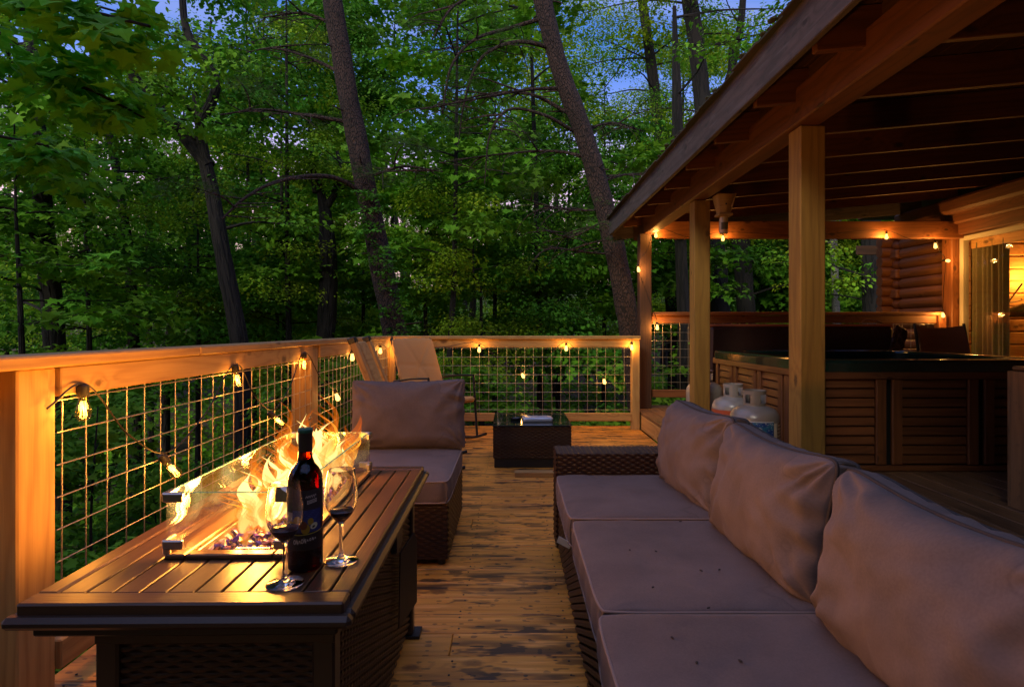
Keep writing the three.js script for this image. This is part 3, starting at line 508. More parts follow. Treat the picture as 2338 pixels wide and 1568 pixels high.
// ---------- fire table ----------
const FT = { x: -.637, d: 1.672, y: .61 };
const fireTable = thing('fire_table', 'brown slatted gas fire table with glass wind guard burning in the foreground', 'fire table', [FT.x, 0, -FT.d], .012);
{
  const g = fireTable, W = .655, L = 1.15, y = FT.y;
  // burner opening in table coordinates (z towards the camera)
  const bx0 = -.155, bx1 = .135, bz0 = -.43, bz1 = .34;
  boxMesh('edge_trim', W, .024, .03, 0, y - .033, L / 2 - .015, DARKMETAL, g, .009); boxMesh('edge_trim', W, .024, .03, 0, y - .033, -L / 2 + .015, DARKMETAL, g, .009);
  boxMesh('edge_trim', .03, .024, L - .06, W / 2 - .015, y - .033, 0, DARKMETAL, g, .009); boxMesh('edge_trim', .03, .024, L - .06, -W / 2 + .015, y - .033, 0, DARKMETAL, g, .009);
  const iw = W - .036, il = L - .036;
  boxMesh('border_board', iw, .026, .05, 0, y - .013, il / 2 - .025, TABLETOP, g, .004); boxMesh('border_board', iw, .026, .05, 0, y - .013, -il / 2 + .025, TABLETOP, g, .004);
  for (const s of [-1, 1]) boxMesh('border_board', .04, .026, il - .10, s * (iw / 2 - .02), y - .013, 0, TABLETOP, g, .004);
  const n = 10, x0 = -iw / 2 + .042, x1 = iw / 2 - .042, z0 = -il / 2 + .052, z1 = il / 2 - .052, p = (x1 - x0) / n;
  for (let k = 0; k < n; k++) {
    const a = x0 + k * p + .0025, b = x0 + (k + 1) * p - .0025, piece = (zA, zB, xa = a, xb = b) => boxMesh('slat', xb - xa, .022, zB - zA, (xa + xb) / 2, y - .0125, (zA + zB) / 2, TABLETOP, g, .002, k * .3, k * .1);
    if (b < bx0 || a > bx1) piece(z0, z1); else { piece(z0, bz0); piece(bz1, z1); if (a < bx0 - .004) piece(bz0, bz1, a, bx0); if (b > bx1 + .004) piece(bz0, bz1, bx1, b); }
  }
  // body
  const bw = .47, bl = 1.03, bx = .045, bh = .52;
  for (const sx of [-1, 1]) for (const sz of [-1, 1]) boxMesh('leg', .045, bh, .045, bx + sx * (bw / 2 - .0225), bh / 2 + .012, sz * (bl / 2 - .0225), DARKMETAL, g, .005);
  for (const sx of [-1, 1]) for (const sz of [-1, 1]) boxMesh('foot_plate', .075, .012, .075, bx + sx * (bw / 2 - .012), .006, sz * (bl / 2 - .012), BLACKMETAL, g, .002);
  const wp = (w, h, x, yy, z, ry) => { const m = mesh('woven_panel', weave(w, h, .026, .0105, .003), WICKER, g, 'stuff'); m.position.set(x, yy, z); m.rotation.y = ry; };
  wp(bl - .09, bh - .04, bx + bw / 2 - .012, .29, 0, Math.PI / 2); wp(bw - .09, bh - .04, bx, .29, bl / 2 - .012, 0); wp(bl - .09, bh - .04, bx - bw / 2 + .012, .29, 0, -Math.PI / 2); wp(bw - .09, bh - .04, bx, .29, -bl / 2 + .012, Math.PI);
  boxMesh('underframe', W - .07, .026, L - .07, 0, y - .059, 0, BLACKMETAL, g, .004);
  boxMesh('apron', bw + .002, .03, bl + .002, bx, .525, 0, DARKMETAL, g, .003);
  const ig = mesh('control_box', cbox(.02, .06, .10, .004), BLACKMETAL, g); ig.position.set(bx + bw / 2 + .006, .49, -.12);
  const sh = new THREE.Shape([[-.07, -.13], [.07, -.11], [.07, .10], [.045, .13], [-.06, .10]].map(q => new THREE.Vector2(...q)));
  const fl = mesh('access_flap', new THREE.ExtrudeGeometry(sh, { depth: .004, bevelEnabled: false }), BLACKMETAL, g); fl.position.set(bx + bw / 2 + .022, .33, -.22); fl.rotation.set(0, Math.PI / 2 - .25, 0); 
  const hd = mesh('hinge_plate', cbox(.008, .045, .09, .002), TABLETOP, g); hd.position.set(bx + bw / 2 + .004, .515, .07);
  // burner tray: steel rim and pan
  const RIM = std([.16, .09, .05], .28, { metalness: .6 }), PAN = std([.45, .40, .34], .3, { metalness: .9 });
  const tw = bx1 - bx0, tl = bz1 - bz0, tx = (bx0 + bx1) / 2, tz = (bz0 + bz1) / 2;
  for (const s of [-1, 1]) { boxMesh('burner_rim', .045, .012, tl, tx + s * (tw / 2 - .0225), y + .004, tz, RIM, g, .003); boxMesh('burner_rim', tw - .092, .012, .03, tx, y + .004, tz + s * (tl / 2 - .015), RIM, g, .003); }
  for (const s of [-1, 1]) { boxMesh('burner_pan', .006, .05, tl - .062, tx + s * (tw / 2 - .049), y - .024, tz, PAN, g, .001); boxMesh('burner_pan', tw - .10, .05, .006, tx, y - .024, tz + s * (tl / 2 - .034), PAN, g, .001); }
  boxMesh('burner_pan', tw - .09, .004, tl - .06, tx, y - .051, tz, PAN, g, .001);
  // wind guard: four panes, eight corner clips
  const gx0 = bx0 + .002, gx1 = bx1 - .006, gz0 = bz0 - .012, gz1 = bz1 - .008, gh = .125, gy = y + .022 + gh / 2, T = .006;
  const guard = new THREE.Group(); guard.name = 'wind_guard'; g.add(guard);
  const EDGE = new THREE.MeshPhysicalMaterial({ color: lin(.55, .8, .65), roughness: .15, transmission: .6, thickness: 0 });
  const pane = (w, d, x, z) => { mesh('pane', new THREE.BoxGeometry(w, gh, d), GLASS, guard).position.set(x, gy, z); mesh('pane_edge', new THREE.BoxGeometry(Math.max(w - .03, .0062), .0012, Math.max(d - .03, .0062)), EDGE, guard).position.set(x, gy + gh / 2 + .0012, z); };
  pane(gx1 - gx0, T, (gx0 + gx1) / 2, gz1); pane(gx1 - gx0, T, (gx0 + gx1) / 2, gz0); pane(T, gz1 - gz0 - .016, gx0, (gz0 + gz1) / 2); pane(T, gz1 - gz0 - .016, gx1, (gz0 + gz1) / 2);
  for (const x of [gx0, gx1]) for (const z of [gz0, gz1]) for (const top of [0, 1]) {
    const sx = x === gx0 ? 1 : -1, sz = z === gz0 ? 1 : -1, yy = top ? y + .022 + gh - .009 : y + .022 + .009;
    const c = mesh('corner_clip', join([move(cbox(.045, .022, .012, .003).clone(), sx * .016, 0, -sz * .004), move(cbox(.012, .022, .045, .003).clone(), -sx * .004, 0, sz * .016)]), STEEL, guard); c.position.set(x, yy, z);
    if (!top) mesh('clip_foot', new THREE.CylinderGeometry(.008, .009, .014, 10), STEEL, guard).position.set(x, y + .0175, z);
  }
  // fire glass
  const r = rng(88), shard = (k) => { const s = new THREE.IcosahedronGeometry(1, 0), p = s.attributes.position; const q = rng(k); const off = {}; for (let i = 0; i < p.count; i++) { const key = [p.getX(i), p.getY(i), p.getZ(i)].map(v => v.toFixed(2)).join(); off[key] ??= .55 + .8 * q(); p.setXYZ(i, p.getX(i) * off[key], p.getY(i) * off[key] * .6, p.getZ(i) * off[key]); } s.computeVertexNormals(); return s; };
  const kinds = [[[.10, .05, .45], 150], [[.5, .38, .34], 160], [[.16, .06, .05], 130], [[.04, .03, .22], 110]];
  kinds.forEach(([c, n], k) => {
    const m = new THREE.InstancedMesh(shard(k + 3), std(c, .06, { clearcoat: 1, clearcoatRoughness: .05 }), n), M = new THREE.Matrix4(), Q = new THREE.Quaternion(), E = new THREE.Euler();
    for (let i = 0; i < n; i++) { const s = rr(r, .006, .0125), x = tx + rr(r, -1, 1) * (tw / 2 - .058), z = tz + rr(r, -1, 1) * (tl / 2 - .045), h = y - .022 + .016 * (1 - Math.pow((x - tx) / (tw / 2 - .05), 2)) + rr(r, -.010, .008); M.compose(V(x, h, z), Q.setFromEuler(E.set(r() * 6, r() * 6, r() * 6)), V(s, s, s * rr(r, .8, 1.5))); m.setMatrixAt(i, M); }
    m.name = 'fire_glass'; m.userData.kind = 'stuff'; m.castShadow = true; g.add(m);
  });
}
// flames
const FIRE = lin(1, .38, .055);
{
  const grad = (stops, name) => tex(4, 64, (u, v) => { let k = 0; while (k < stops.length - 2 && v > stops[k + 1][0]) k++; const t = Math.min(1, Math.max(0, (v - stops[k][0]) / (stops[k + 1][0] - stops[k][0]))); return mix3(stops[k][1], stops[k + 1][1], t); }, false);
  const gOuter = grad([[0, [.9, .32, .04]], [.35, [1, .28, .02]], [.75, [.95, .18, .007]], [1, [.7, .09, .002]]]), gCore = grad([[0, [1, .62, .18]], [.3, [1, .60, .16]], [.7, [1, .36, .035]], [1, [1, .24, .015]]]);
  const outer = new THREE.MeshPhysicalMaterial({ color: 0x000000, roughness: 1, specularIntensity: 0, emissive: 0xffffff, emissiveMap: gOuter, emissiveIntensity: 1.1, transparent: true, opacity: .16, side: THREE.DoubleSide, depthWrite: false });
  const mid = outer.clone(); mid.emissiveMap = gCore; mid.opacity = .42; mid.emissiveIntensity = 1.3;
  const core = new THREE.MeshPhysicalMaterial({ color: 0x000000, roughness: 1, specularIntensity: 0, emissive: 0xffffff, emissiveMap: gCore, emissiveIntensity: 1.7, transparent: true, opacity: .72, side: THREE.DoubleSide, depthWrite: false });
  const hot = new THREE.MeshPhysicalMaterial({ color: 0x000000, roughness: 1, specularIntensity: 0, emissive: lin(1, .66, .20), emissiveIntensity: 2.1, transparent: true, opacity: .92 });
  function tongue(bx, by, bz, h, w, leanX, leanZ, seed, s = 1) {
    const r = rng(seed), ph = r() * 6, ph2 = r() * 6, f = 4 + 3 * r(), P = [], U = [], I = [], n = 30, m = 14;
    for (let i = 0; i <= n; i++) {
      const t = i / n, lick = 1 + .35 * Math.sin(t * 11 + ph) * t, prof = lick * s * w * (t < .24 ? .35 + .65 * Math.pow(t / .24, .7) : Math.pow(1 - (t - .24) / .76, 1.2)), sway = .034 * t * (Math.sin(t * f * 1.25 + ph) - Math.sin(ph)) * (h / .16);
      const cx = bx + leanX * t * t + sway, cz = bz + leanZ * t * t + .02 * t * Math.sin(t * f * 1.3 + ph2);
      for (let j = 0; j <= m; j++) { const a = j / m * Math.PI * 2, q = prof * (1 + .28 * Math.sin(a * 2 + t * 5 + ph) + .16 * Math.sin(a * 3 - t * 9 + ph2)); P.push(cx + Math.cos(a) * q, by + t * h * (.45 + .55 * s) + .004, cz + Math.sin(a) * q * .8); U.push(j / m, t); }
    }
    for (let i = 0; i < n; i++) for (let j = 0; j < m; j++) { const a = i * (m + 1) + j, b = a + m + 1; I.push(a, b, a + 1, b, b + 1, a + 1); }
    const g = new THREE.BufferGeometry(); g.setAttribute('position', new THREE.Float32BufferAttribute(P, 3)); g.setAttribute('uv', new THREE.Float32BufferAttribute(U, 2)); g.setIndex(I); g.computeVertexNormals(); return g;
  }
  const fires = [
    ['front', 'cluster of tall yellow flames at the front of the burner', [-.665, .603, -1.56], [[0, .02, .20, .042, -.03, 0, 1], [-.025, .05, .14, .026, -.05, .02, 2], [.03, -.02, .24, .038, .03, -.02, 3], [.005, .10, .085, .012, .03, .03, 4], [-.035, -.05, .17, .024, -.04, -.05, 5], [.045, -.08, .22, .036, .01, -.05, 6], [.012, .0, .165, .030, .05, .03, 7], [-.01, -.12, .20, .026, -.03, -.02, 8], [.0, -.17, .22, .040, -.01, .02, 31], [.035, -.22, .24, .040, .02, .02, 32], [-.03, -.20, .18, .030, -.04, .01, 33], [.02, .14, .06, .012, .01, .03, 34], [.04, .05, .11, .018, .05, .02, 9], [-.04, .0, .12, .018, -.06, .0, 10]]],
    ['rear', 'larger cluster of yellow flames at the far end of the burner', [-.655, .603, -1.95], [[.02, -.03, .25, .056, .01, 0, 11], [-.03, .02, .30, .036, -.05, .02, 12], [.06, 0, .24, .048, .045, -.01, 13], [-.05, .10, .23, .030, -.03, .03, 14], [0, .16, .19, .026, .02, .05, 15], [.03, .09, .17, .030, .02, .0, 16], [.05, -.10, .19, .032, .03, -.03, 17], [-.02, .22, .15, .022, -.02, .03, 18], [.0, -.08, .27, .034, -.02, -.02, 19], [.075, .04, .19, .026, .06, .01, 20], [-.06, .05, .19, .024, -.07, .0, 21], [.03, .02, .33, .026, -.06, .01, 22]]],
  ];
  fires.forEach(([, label, [x, y, z], list], k) => {
    const g = thing('flame', label, 'flames', [x, y, z], 0, 'fire table flames');
    for (const [dx, dz, h, w, lx, lz, sd] of list) {
      mesh('flame_tongue', tongue(dx, 0, dz, h, w, lx, lz, sd), outer, g);
      mesh('flame_sheath', tongue(dx, 0, dz, h, w, lx, lz, sd, .8), outer, g); if (h > .10) { mesh('flame_sheath', tongue(dx, 0, dz, h, w, lx, lz, sd, .62), mid, g); mesh('flame_core', tongue(dx, 0, dz, h, w, lx, lz, sd, .42), core, g); }
      if (h > .15) mesh('flame_heart', tongue(dx, .006, dz, h * .74, w * .74, lx * .6, lz * .6, sd + 50), hot, g);
    }
    lampLight(g, 0, .07, .02, k ? 2.5 : 1.9, 3, FIRE); lampLight(g, 0, .13, -.04, k ? 2.2 : 1.5, 3, FIRE);
  });
}

// ---------- wine bottle and glasses on the fire table ----------
{
  const [x, d] = [-.452, 1.285], y = FT.y;
  const g = thing('wine_bottle', 'dark wine bottle with green cap and printed label on the fire table', 'bottle', [x, y + .001, -d]);
  const BG = new THREE.MeshPhysicalMaterial({ color: 0xffffff, roughness: .03, transmission: 1, thickness: .05, ior: 1.45, attenuationColor: lin(.46, .15, .03), attenuationDistance: .009 });
  mesh('glass', lathe([[0, .006], [.024, .003], [.033, 0], [.0365, .004], [.0372, .02], [.0372, .186], [.0355, .2], [.029, .215], [.02, .226], [.0155, .238], [.0145, .25], [.0143, .285], [0, .285]], 48), BG, g);
  mesh('capsule', lathe([[.0148, .252], [.0152, .254], [.0152, .292], [.0142, .294]], 28), std([.035, .02, .015], .35), g);
  mesh('cap', lathe([[0, .303], [.014, .303], [.0162, .3], [.0162, .294], [.0145, .292], [0, .292]], 28), std([.015, .09, .055], .4), g);
  const c = document.createElement('canvas'); c.width = 512; c.height = 512; const k = c.getContext('2d');
  k.fillStyle = '#221a1c'; k.fillRect(0, 0, 512, 512); k.fillStyle = '#2a2326'; k.fillRect(0, 0, 512, 170);
  k.strokeStyle = '#c9b9ad'; k.lineWidth = 5; for (let i = 0; i < 5; i++) { k.beginPath(); k.moveTo(300 + i * 22, 70); k.quadraticCurveTo(312 + i * 22, 36 - i * 3, 318 + i * 22, 66 - i * 3); k.stroke(); } for (let i = 0; i < 4; i++) { k.strokeRect(318 + i * 26, 92 - i * 4, 16, 26); k.beginPath(); k.moveTo(318 + i * 26, 106 - i * 4); k.lineTo(334 + i * 26, 106 - i * 4); k.stroke(); }
  k.fillStyle = '#8d7f76'; k.fillRect(20, 190, 150, 160); k.fillStyle = '#23306b'; k.fillRect(170, 170, 300, 190); k.fillStyle = '#3a4a8c'; for (let i = 0; i < 26; i++) k.fillRect(200 + (i * 53) % 250, 175 + (i * 31) % 170, 26, 5);
  k.fillStyle = '#9a7d18'; for (const [a, b, q] of [[150, 330, 62], [230, 270, 50], [300, 330, 44], [90, 350, 46], [350, 270, 30]]) { k.beginPath(); k.arc(a, b, q, 0, 7); k.fill(); }
  k.fillStyle = '#6a3b22'; k.beginPath(); k.arc(280, 300, 36, 0, 7); k.fill(); k.fillStyle = '#c9c7a0'; k.beginPath(); k.ellipse(385, 310, 40, 26, -.3, 0, 7); k.fill(); k.fillStyle = '#1a1512'; k.beginPath(); k.ellipse(380, 316, 16, 9, -.3, 0, 7); k.fill();
  k.fillStyle = '#1f181b'; k.fillRect(0, 372, 512, 140); k.strokeStyle = '#b7ac3a'; k.lineWidth = 6; k.beginPath(); k.moveTo(20, 366); k.quadraticCurveTo(260, 398, 500, 352); k.stroke();
  k.strokeStyle = '#d8cfc6'; k.lineWidth = 5; for (let i = 0; i < 9; i++) { const q = 190 + i * 26, w = i < 5 ? 16 : 12, h = i < 5 ? 34 : 20, y0 = 440 - i * 3; k.beginPath(); if (i % 3 === 0) k.ellipse(q, y0, w * .6, h * .5, 0, 0, 7); else if (i % 3 === 1) { k.moveTo(q - w / 2, y0 + h / 2); k.lineTo(q - w / 2, y0 - h / 2); k.lineTo(q + w / 2, y0 + h / 2); k.lineTo(q + w / 2, y0 - h / 2); } else { k.moveTo(q - w / 2, y0 + h / 2); k.quadraticCurveTo(q, y0 - h, q + w / 2, y0 + h / 2); } k.stroke(); }
  const t = new THREE.CanvasTexture(c); t.colorSpace = THREE.SRGBColorSpace;
  mesh('label', new THREE.CylinderGeometry(.0376, .0376, .128, 40, 1, true, -1.35, 2.9).translate(0, .112, 0), new THREE.MeshPhysicalMaterial({ map: t, roughness: .55, side: THREE.DoubleSide }), g);
}
const CLEAR = new THREE.MeshPhysicalMaterial({ color: 0xffffff, roughness: .01, transmission: 1, thickness: .01, ior: 1.5 });
const WINE = std([.035, .003, .004], .12, { specularIntensity: .4 });
for (const [label, x, d, s] of [['stemmed wine glass with a little red wine nearest the camera left of the bottle', -.463, 1.198, 1], ['stemmed wine glass with a little red wine standing right of the bottle', -.383, 1.318, 1.0]]) {
  const g = thing('wine_glass', label, 'wine glass', [x, FT.y + .001, -d], 0, 'two wine glasses on the fire table'); g.scale.setScalar(s);
  const o = [[.0001, 0], [.036, 0], [.0375, .0018], [.034, .0035], [.018, .007], [.008, .011], [.0048, .018], [.0042, .04], [.0042, .075], [.0055, .084], [.013, .092], [.024, .104], [.0335, .122], [.037, .140], [.0358, .162], [.0318, .190], [.0288, .205]];
  const inn = [[.0276, .2052], [.0304, .190], [.0344, .162], [.0356, .140], [.0321, .123], [.0226, .106], [.012, .0955], [.0001, .092]];
  mesh('glass', lathe([...o, ...inn], 48), CLEAR, g);
  mesh('wine', lathe([[.0001, .0915], [.0125, .0953], [.0230, .1058], [.0275, .1135], [.0001, .1135]], 36), WINE, g);
}

// ---------- string lights ----------
const CORD = std([.012, .010, .009], .6), AMBER = new THREE.MeshPhysicalMaterial({ color: lin(1, .82, .5), roughness: .03, transmission: 1, thickness: 0, ior: 1.4 });
const FIL = std([.8, .5, .2], .5, { emissive: lin(1, .60, .16), emissiveIntensity: 5 }), GLOW = std([.8, .5, .2], .4, { emissive: lin(1, .55, .13), emissiveIntensity: 3.2 });
const bulbShape = lathe([[.0001, -.082], [.012, -.080], [.0205, -.070], [.0225, -.058], [.019, -.038], [.0135, -.018], [.0125, 0], [.0001, 0]], 18), socketShape = lathe([[.0001, .034], [.010, .034], [.0165, .028], [.0165, -.006], [.0001, -.006]], 14);
const filamentShape = join([...Array(5)].map((_, k) => rod(V(.006 * Math.cos(k * 1.257), -.02, .006 * Math.sin(k * 1.257)), V(.0085 * Math.cos(k * 1.257 + .6), -.066, .0085 * Math.sin(k * 1.257 + .6)), .0017, 5)));
function stringLight(label, group, bulbs, cordPts, power) {
  const g = thing('string_light', label, 'string lights', [0, 0, 0], 0, group);
  mesh('cord', tube(cordPts, .0032, cordPts.length * 14, 5), CORD, g);
  for (const [p, near, tilt = 0] of bulbs) {
    const s = mesh('socket', socketShape, CORD, g); s.position.copy(p); s.rotation.set(tilt * .6, 0, tilt);
    const b = mesh('bulb', bulbShape, near ? AMBER : GLOW, s); if (!near) s.scale.setScalar(.82); if (near) mesh('filament', filamentShape, FIL, s);
    lampLight(s, 0, -.045, 0, power, 1, WARM);
  }
}
{
  const L = (px, py, near, tilt) => { const X = -1.355, d = F * -X / (CX - px); const p = at(px, py, d); p.x = X; p.y += .045; return [p, near, tilt]; };
  const Fr = (px, py, tilt) => { const p = at(px, py, 6.56); p.y += .045; return [p, false, tilt]; };
  const b = [L(188, 934, true, 0), L(378, 1080, true, .5), L(537, 868, true, .15), L(622, 968, true, .7), L(693, 832, true, 0), L(765, 910, false, .3), L(803, 818, false, 0), L(867, 803, false, 0), Fr(903, 800), Fr(1093, 800), Fr(1190, 860, .4), Fr(1292, 797), Fr(1377, 873, .3), Fr(1442, 795)];
  const pts = [V(-1.345, .90, -1.70)]; b.forEach(([p], k) => { if (k) { const q = pts.at(-1).clone().lerp(p, .5); q.y -= .03; pts.push(q); } pts.push(p.clone().add(V(0, .036, 0))); });
  stringLight('string of warm bulbs zigzagging along the wire deck railing', null, b, pts, .24);
}
{
  const q = (px, py, d, tilt) => { const p = at(px, py, d); p.y += .04; return [p, false, tilt]; };
  const b = [q(1500, 748, 6.86), q(1456, 616, 6.82, .2), q(1497, 537, 6.86), q(1650, 545, 6.86), q(2024, 541, 6.86), q(2135, 562, 6.84, .2), q(2157, 602, 6.86, 1.4), q(2152, 720, 6.84, .3)];
  const pts = []; b.forEach(([p], k) => { if (k) { const m = pts.at(-1).clone().lerp(p, .5); m.y -= [0, .02, .03, .06, .03, .03, .02, .06][k]; pts.push(m); } pts.push(p.clone().add(V(0, .036, 0))); });
  stringLight('string of warm bulbs hung under the porch beam and down by the cabin door', null, b, pts, .5);
}
// ---------- hot tub with louvred wood skirt ----------
{
  const g = thing('hot_tub', 'square hot tub with dark green shell and louvred red wood skirt on the porch', 'hot tub');
  const x0 = 1.98, x1 = 3.80, d0 = 3.87, d1 = 5.72, B = PORCH_H, top = B + .742, xm = (x0 + x1) / 2, dm = (d0 + d1) / 2;
  const SHELL = std([.006, .020, .017], .12, { clearcoat: 1, clearcoatRoughness: .08, bumpMap: tex(128, 128, (u, v) => { const q = fbm(u * 40, v * 40, 6, 40, 40, 2); return [q, q, q]; }, false, [4, 4]), bumpScale: .0004 });
  const rim = new THREE.Shape(), hole = new THREE.Path(), rr2 = (S, w, h, r) => { S.moveTo(-w / 2 + r, -h / 2); S.lineTo(w / 2 - r, -h / 2); S.quadraticCurveTo(w / 2, -h / 2, w / 2, -h / 2 + r); S.lineTo(w / 2, h / 2 - r); S.quadraticCurveTo(w / 2, h / 2, w / 2 - r, h / 2); S.lineTo(-w / 2 + r, h / 2); S.quadraticCurveTo(-w / 2, h / 2, -w / 2, h / 2 - r); S.lineTo(-w / 2, -h / 2 + r); S.quadraticCurveTo(-w / 2, -h / 2, -w / 2 + r, -h / 2); };
  rr2(rim, x1 - x0 + .02, d1 - d0 + .02, .10); rr2(hole, x1 - x0 - .26, d1 - d0 - .26, .22); rim.holes.push(hole);
  const rg = new THREE.ExtrudeGeometry(rim, { depth: .055, bevelEnabled: true, bevelThickness: .02, bevelSize: .018, bevelSegments: 3, curveSegments: 8 }); rg.rotateX(-Math.PI / 2);
  mesh('rim', rg, SHELL, g).position.set(xm, top - .085, -dm);
  mesh('basin', cbox(x1 - x0 - .22, .05, d1 - d0 - .22, .01), SHELL, g).position.set(xm, B + .35, -dm);
  for (const s of [-1, 1]) { boxMesh('basin_wall', .03, .36, d1 - d0 - .22, xm + s * ((x1 - x0) / 2 - .125), B + .50, -dm, SHELL, g); boxMesh('basin_wall', x1 - x0 - .30, .36, .03, xm, B + .50, -(dm + s * ((d1 - d0) / 2 - .125)), SHELL, g); }
  mesh('water', cbox(x1 - x0 - .28, .01, d1 - d0 - .28, .002), std([.008, .018, .018], .03), g).position.set(xm, B + .60, -dm);
  // wooden trim under the rim, skirting
  const side = (ax, len, cx, cd, yaw, panels) => {      // local: x along the side, facing +z
    const s = new THREE.Group(); s.name = 'skirt'; s.position.set(cx, B, -cd); s.rotation.y = yaw; g.add(s);
    boxMesh('trim_board', len, .055, .03, 0, .632, .012, TUBWOOD[ax], s, .006, ax); boxMesh('base_board', len - .004, .035, .03, 0, .022, .008, TUBWOOD[3], s, .004); boxMesh('backing', len - .01, .60, .01, 0, .32, -.035, BLACKMETAL, s, .002);
    let q = 0; for (const [a, b] of panels) {
      const n = 9, h = (.605 - .045) / n, w = b - a; q++;
      for (let k = 0; k < n; k++) { const m = boxMesh('slat', w - .004, h - .008, .018, (a + b) / 2, .045 + (k + .5) * h, -.006, TUBWOOD[(k * 2 + q * 3 + ax) % 6], s, .004, k * .3 + q * .5, k * .11); m.rotation.x = -.10; }
      for (const e of [a - .035, b + .035]) boxMesh('stile', .066, .56, .026, e, .325, .004, TUBWOOD[(q + ax + 1) % 6], s, .004, q * .4, e * .2);
    }
  };
  side(0, x1 - x0, xm, d0, 0, [[-.83, -.50], [-.325, .105], [.28, .71]].map(([a, b]) => [a, b]));
  side(2, d1 - d0, x0, dm, -Math.PI / 2, [[-.80, -.52], [-.35, -.02], [.15, .45], [.62, .82]]);
  side(1, d1 - d0, x1, dm, Math.PI / 2, [[-.75, .75]]);
}
{
  const g = thing('tub_cover', 'dark folded hot tub cover standing on edge behind the tub', 'tub cover', [0, 0, 0]);
  const V1 = std([.035, .012, .008], .5, { bumpMap: weaveBump, bumpScale: .0004 });
  const c = mesh('cover_panel', cbox(1.85, .72, .11, .03), V1, g); c.position.set(2.92, .80, -5.98); c.rotation.x = .06;
  const c2 = mesh('cover_panel', cbox(1.85, .72, .11, .03), V1, g); c2.position.set(2.92, .79, -6.115); c2.rotation.x = .03;
  boxMesh('hinge_strip', 1.86, .03, .25, 2.92, 1.165, -6.05, std([.42, .11, .05], .5), g, .012).userData.label = 'reddish brown top strip';
  const fl = cushionGeo(.22, .26, { crown: .01, gusset: .012, power: 6, folds: .012, sideFold: .01, lump: .02, seed: 9, nx: 20, ny: 20 }); const f = mesh('end_flap', fl.body, V1, g); f.position.set(3.90, 1.02, -5.93); f.rotation.set(.1, .5, -.35);
  for (const x of [2.1, 3.75]) mesh('lifter_arm', rod(V(x, PORCH_H, -6.24), V(x, 1.1, -6.2), .016, 8), BLACKMETAL, g);
  mesh('strap_tie', tube([V(3.55, 1.185, -5.98), V(3.62, 1.22, -6.02), V(3.72, 1.215, -6.0), V(3.78, 1.19, -5.99), V(3.7, 1.2, -5.95)], .008, 24, 6), std([.2, .08, .05], .8), g);
}
// ---------- propane tanks ----------
{
  const mk = (label, x, d, r, white, build) => {
    const g = thing('propane_tank', label, 'gas tank', [x, PORCH_H, -d], 0, 'propane tanks between the porch posts'); g.scale.y = 1.15; const k = r / .155, P = q => q.map(([a, b]) => [a * k, b * k]);
    const PAINT = std(white, .28, { clearcoat: .5, clearcoatRoughness: .2 });
    mesh('foot_ring', lathe(P([[.105, 0], [.112, 0], [.112, .05], [.105, .05]]), 32), PAINT, g);
    mesh('body', lathe(P([[.0001, .035], [.08, .04], [.13, .07], [.152, .11], [.155, .14], [.155, .285], [.150, .312], [.132, .338], [.09, .358], [.04, .367], [.0001, .369]]), 40), PAINT, g);
    const arc = (a0, a1, y0, y1, rad) => new THREE.CylinderGeometry(rad * k * 1.02, rad * k, (y1 - y0) * k, 16, 1, true, a0, a1 - a0).translate(0, (y0 + y1) / 2 * k, 0);
    const cm = PAINT.clone(); cm.side = THREE.DoubleSide;
    mesh('collar', join([arc(0, 6.283, .352, .376, .068), arc(0, 6.283, .426, .448, .072), arc(-.75, .15, .374, .429, .070), arc(1.2, 2.4, .374, .429, .070), arc(3.2, 5.0, .374, .429, .070)].map(q => q)), cm, g);
    mesh('valve', join([rod(V(0, .35 * k, 0), V(0, .40 * k, 0), .014 * k, 10), rod(V(-.03 * k, .385 * k, 0), V(.04 * k, .385 * k, 0), .012 * k, 8), lathe([[.0001, 0], [.024, 0], [.026, .012], [.02, .02], [.0001, .02]], 14).translate(0, .40 * k, 0)]), std([.25, .2, .12], .4, { metalness: .7 }), g);
    build?.(g, k);
  };
  const band = (g, k, a0, a1, y0, y1, m, n) => mesh(n, new THREE.CylinderGeometry(.1565 * k, .1565 * k, (y1 - y0) * k, 28, 1, true, a0, a1 - a0).translate(0, (y0 + y1) / 2 * k, 0), m, g);
  const blue = new THREE.MeshPhysicalMaterial({ roughness: .4, side: THREE.DoubleSide, map: tex(256, 128, (u, v) => mix3(mix3([.012, .05, .22], [.02, .14, .26], sm(.5, .7, fbm(u * 12, v * 8, 4, 12, 8))), [.55, .6, .62], Math.max(sm(.95, .97, v), sm(.70, .72, fbm(u * 40, v * 30, 14, 40, 30, 2)) * .6))) });
  mk('white propane tank with blue printed label nearest the middle post', 1.63, 3.95, .158, [.24, .21, .18], (g, k) => { band(g, k, -2.1, .42, .14, .287, blue, 'label'); band(g, k, .44, .62, .12, .275, std([.6, .52, .42], .6, { side: THREE.DoubleSide }), 'label'); band(g, k, .66, 1.5, .12, .275, new THREE.MeshStandardMaterial({ side: THREE.DoubleSide, roughness: .7, map: tex(128, 64, (u, v) => (Math.floor(v * 16) % 2 && vnoise(u * 50, Math.floor(v * 16) * 3, 6) > .35) ? [.12, .05, .03] : [.5, .36, .26]) }), 'label'); });
  mk('plain white propane tank with red stripe behind the blue labelled one', 1.70, 4.52, .155, [.31, .285, .26], (g, k) => { band(g, k, -2.4, .9, .255, .282, std([.45, .08, .03], .4, { side: THREE.DoubleSide }), 'stripe'); band(g, k, -2.4, .9, .10, .253, std([.6, .58, .55], .5, { side: THREE.DoubleSide }), 'label'); });
  mk('grey propane tank half hidden behind the second porch post', 1.80, 5.50, .165, [.30, .27, .25]);
}
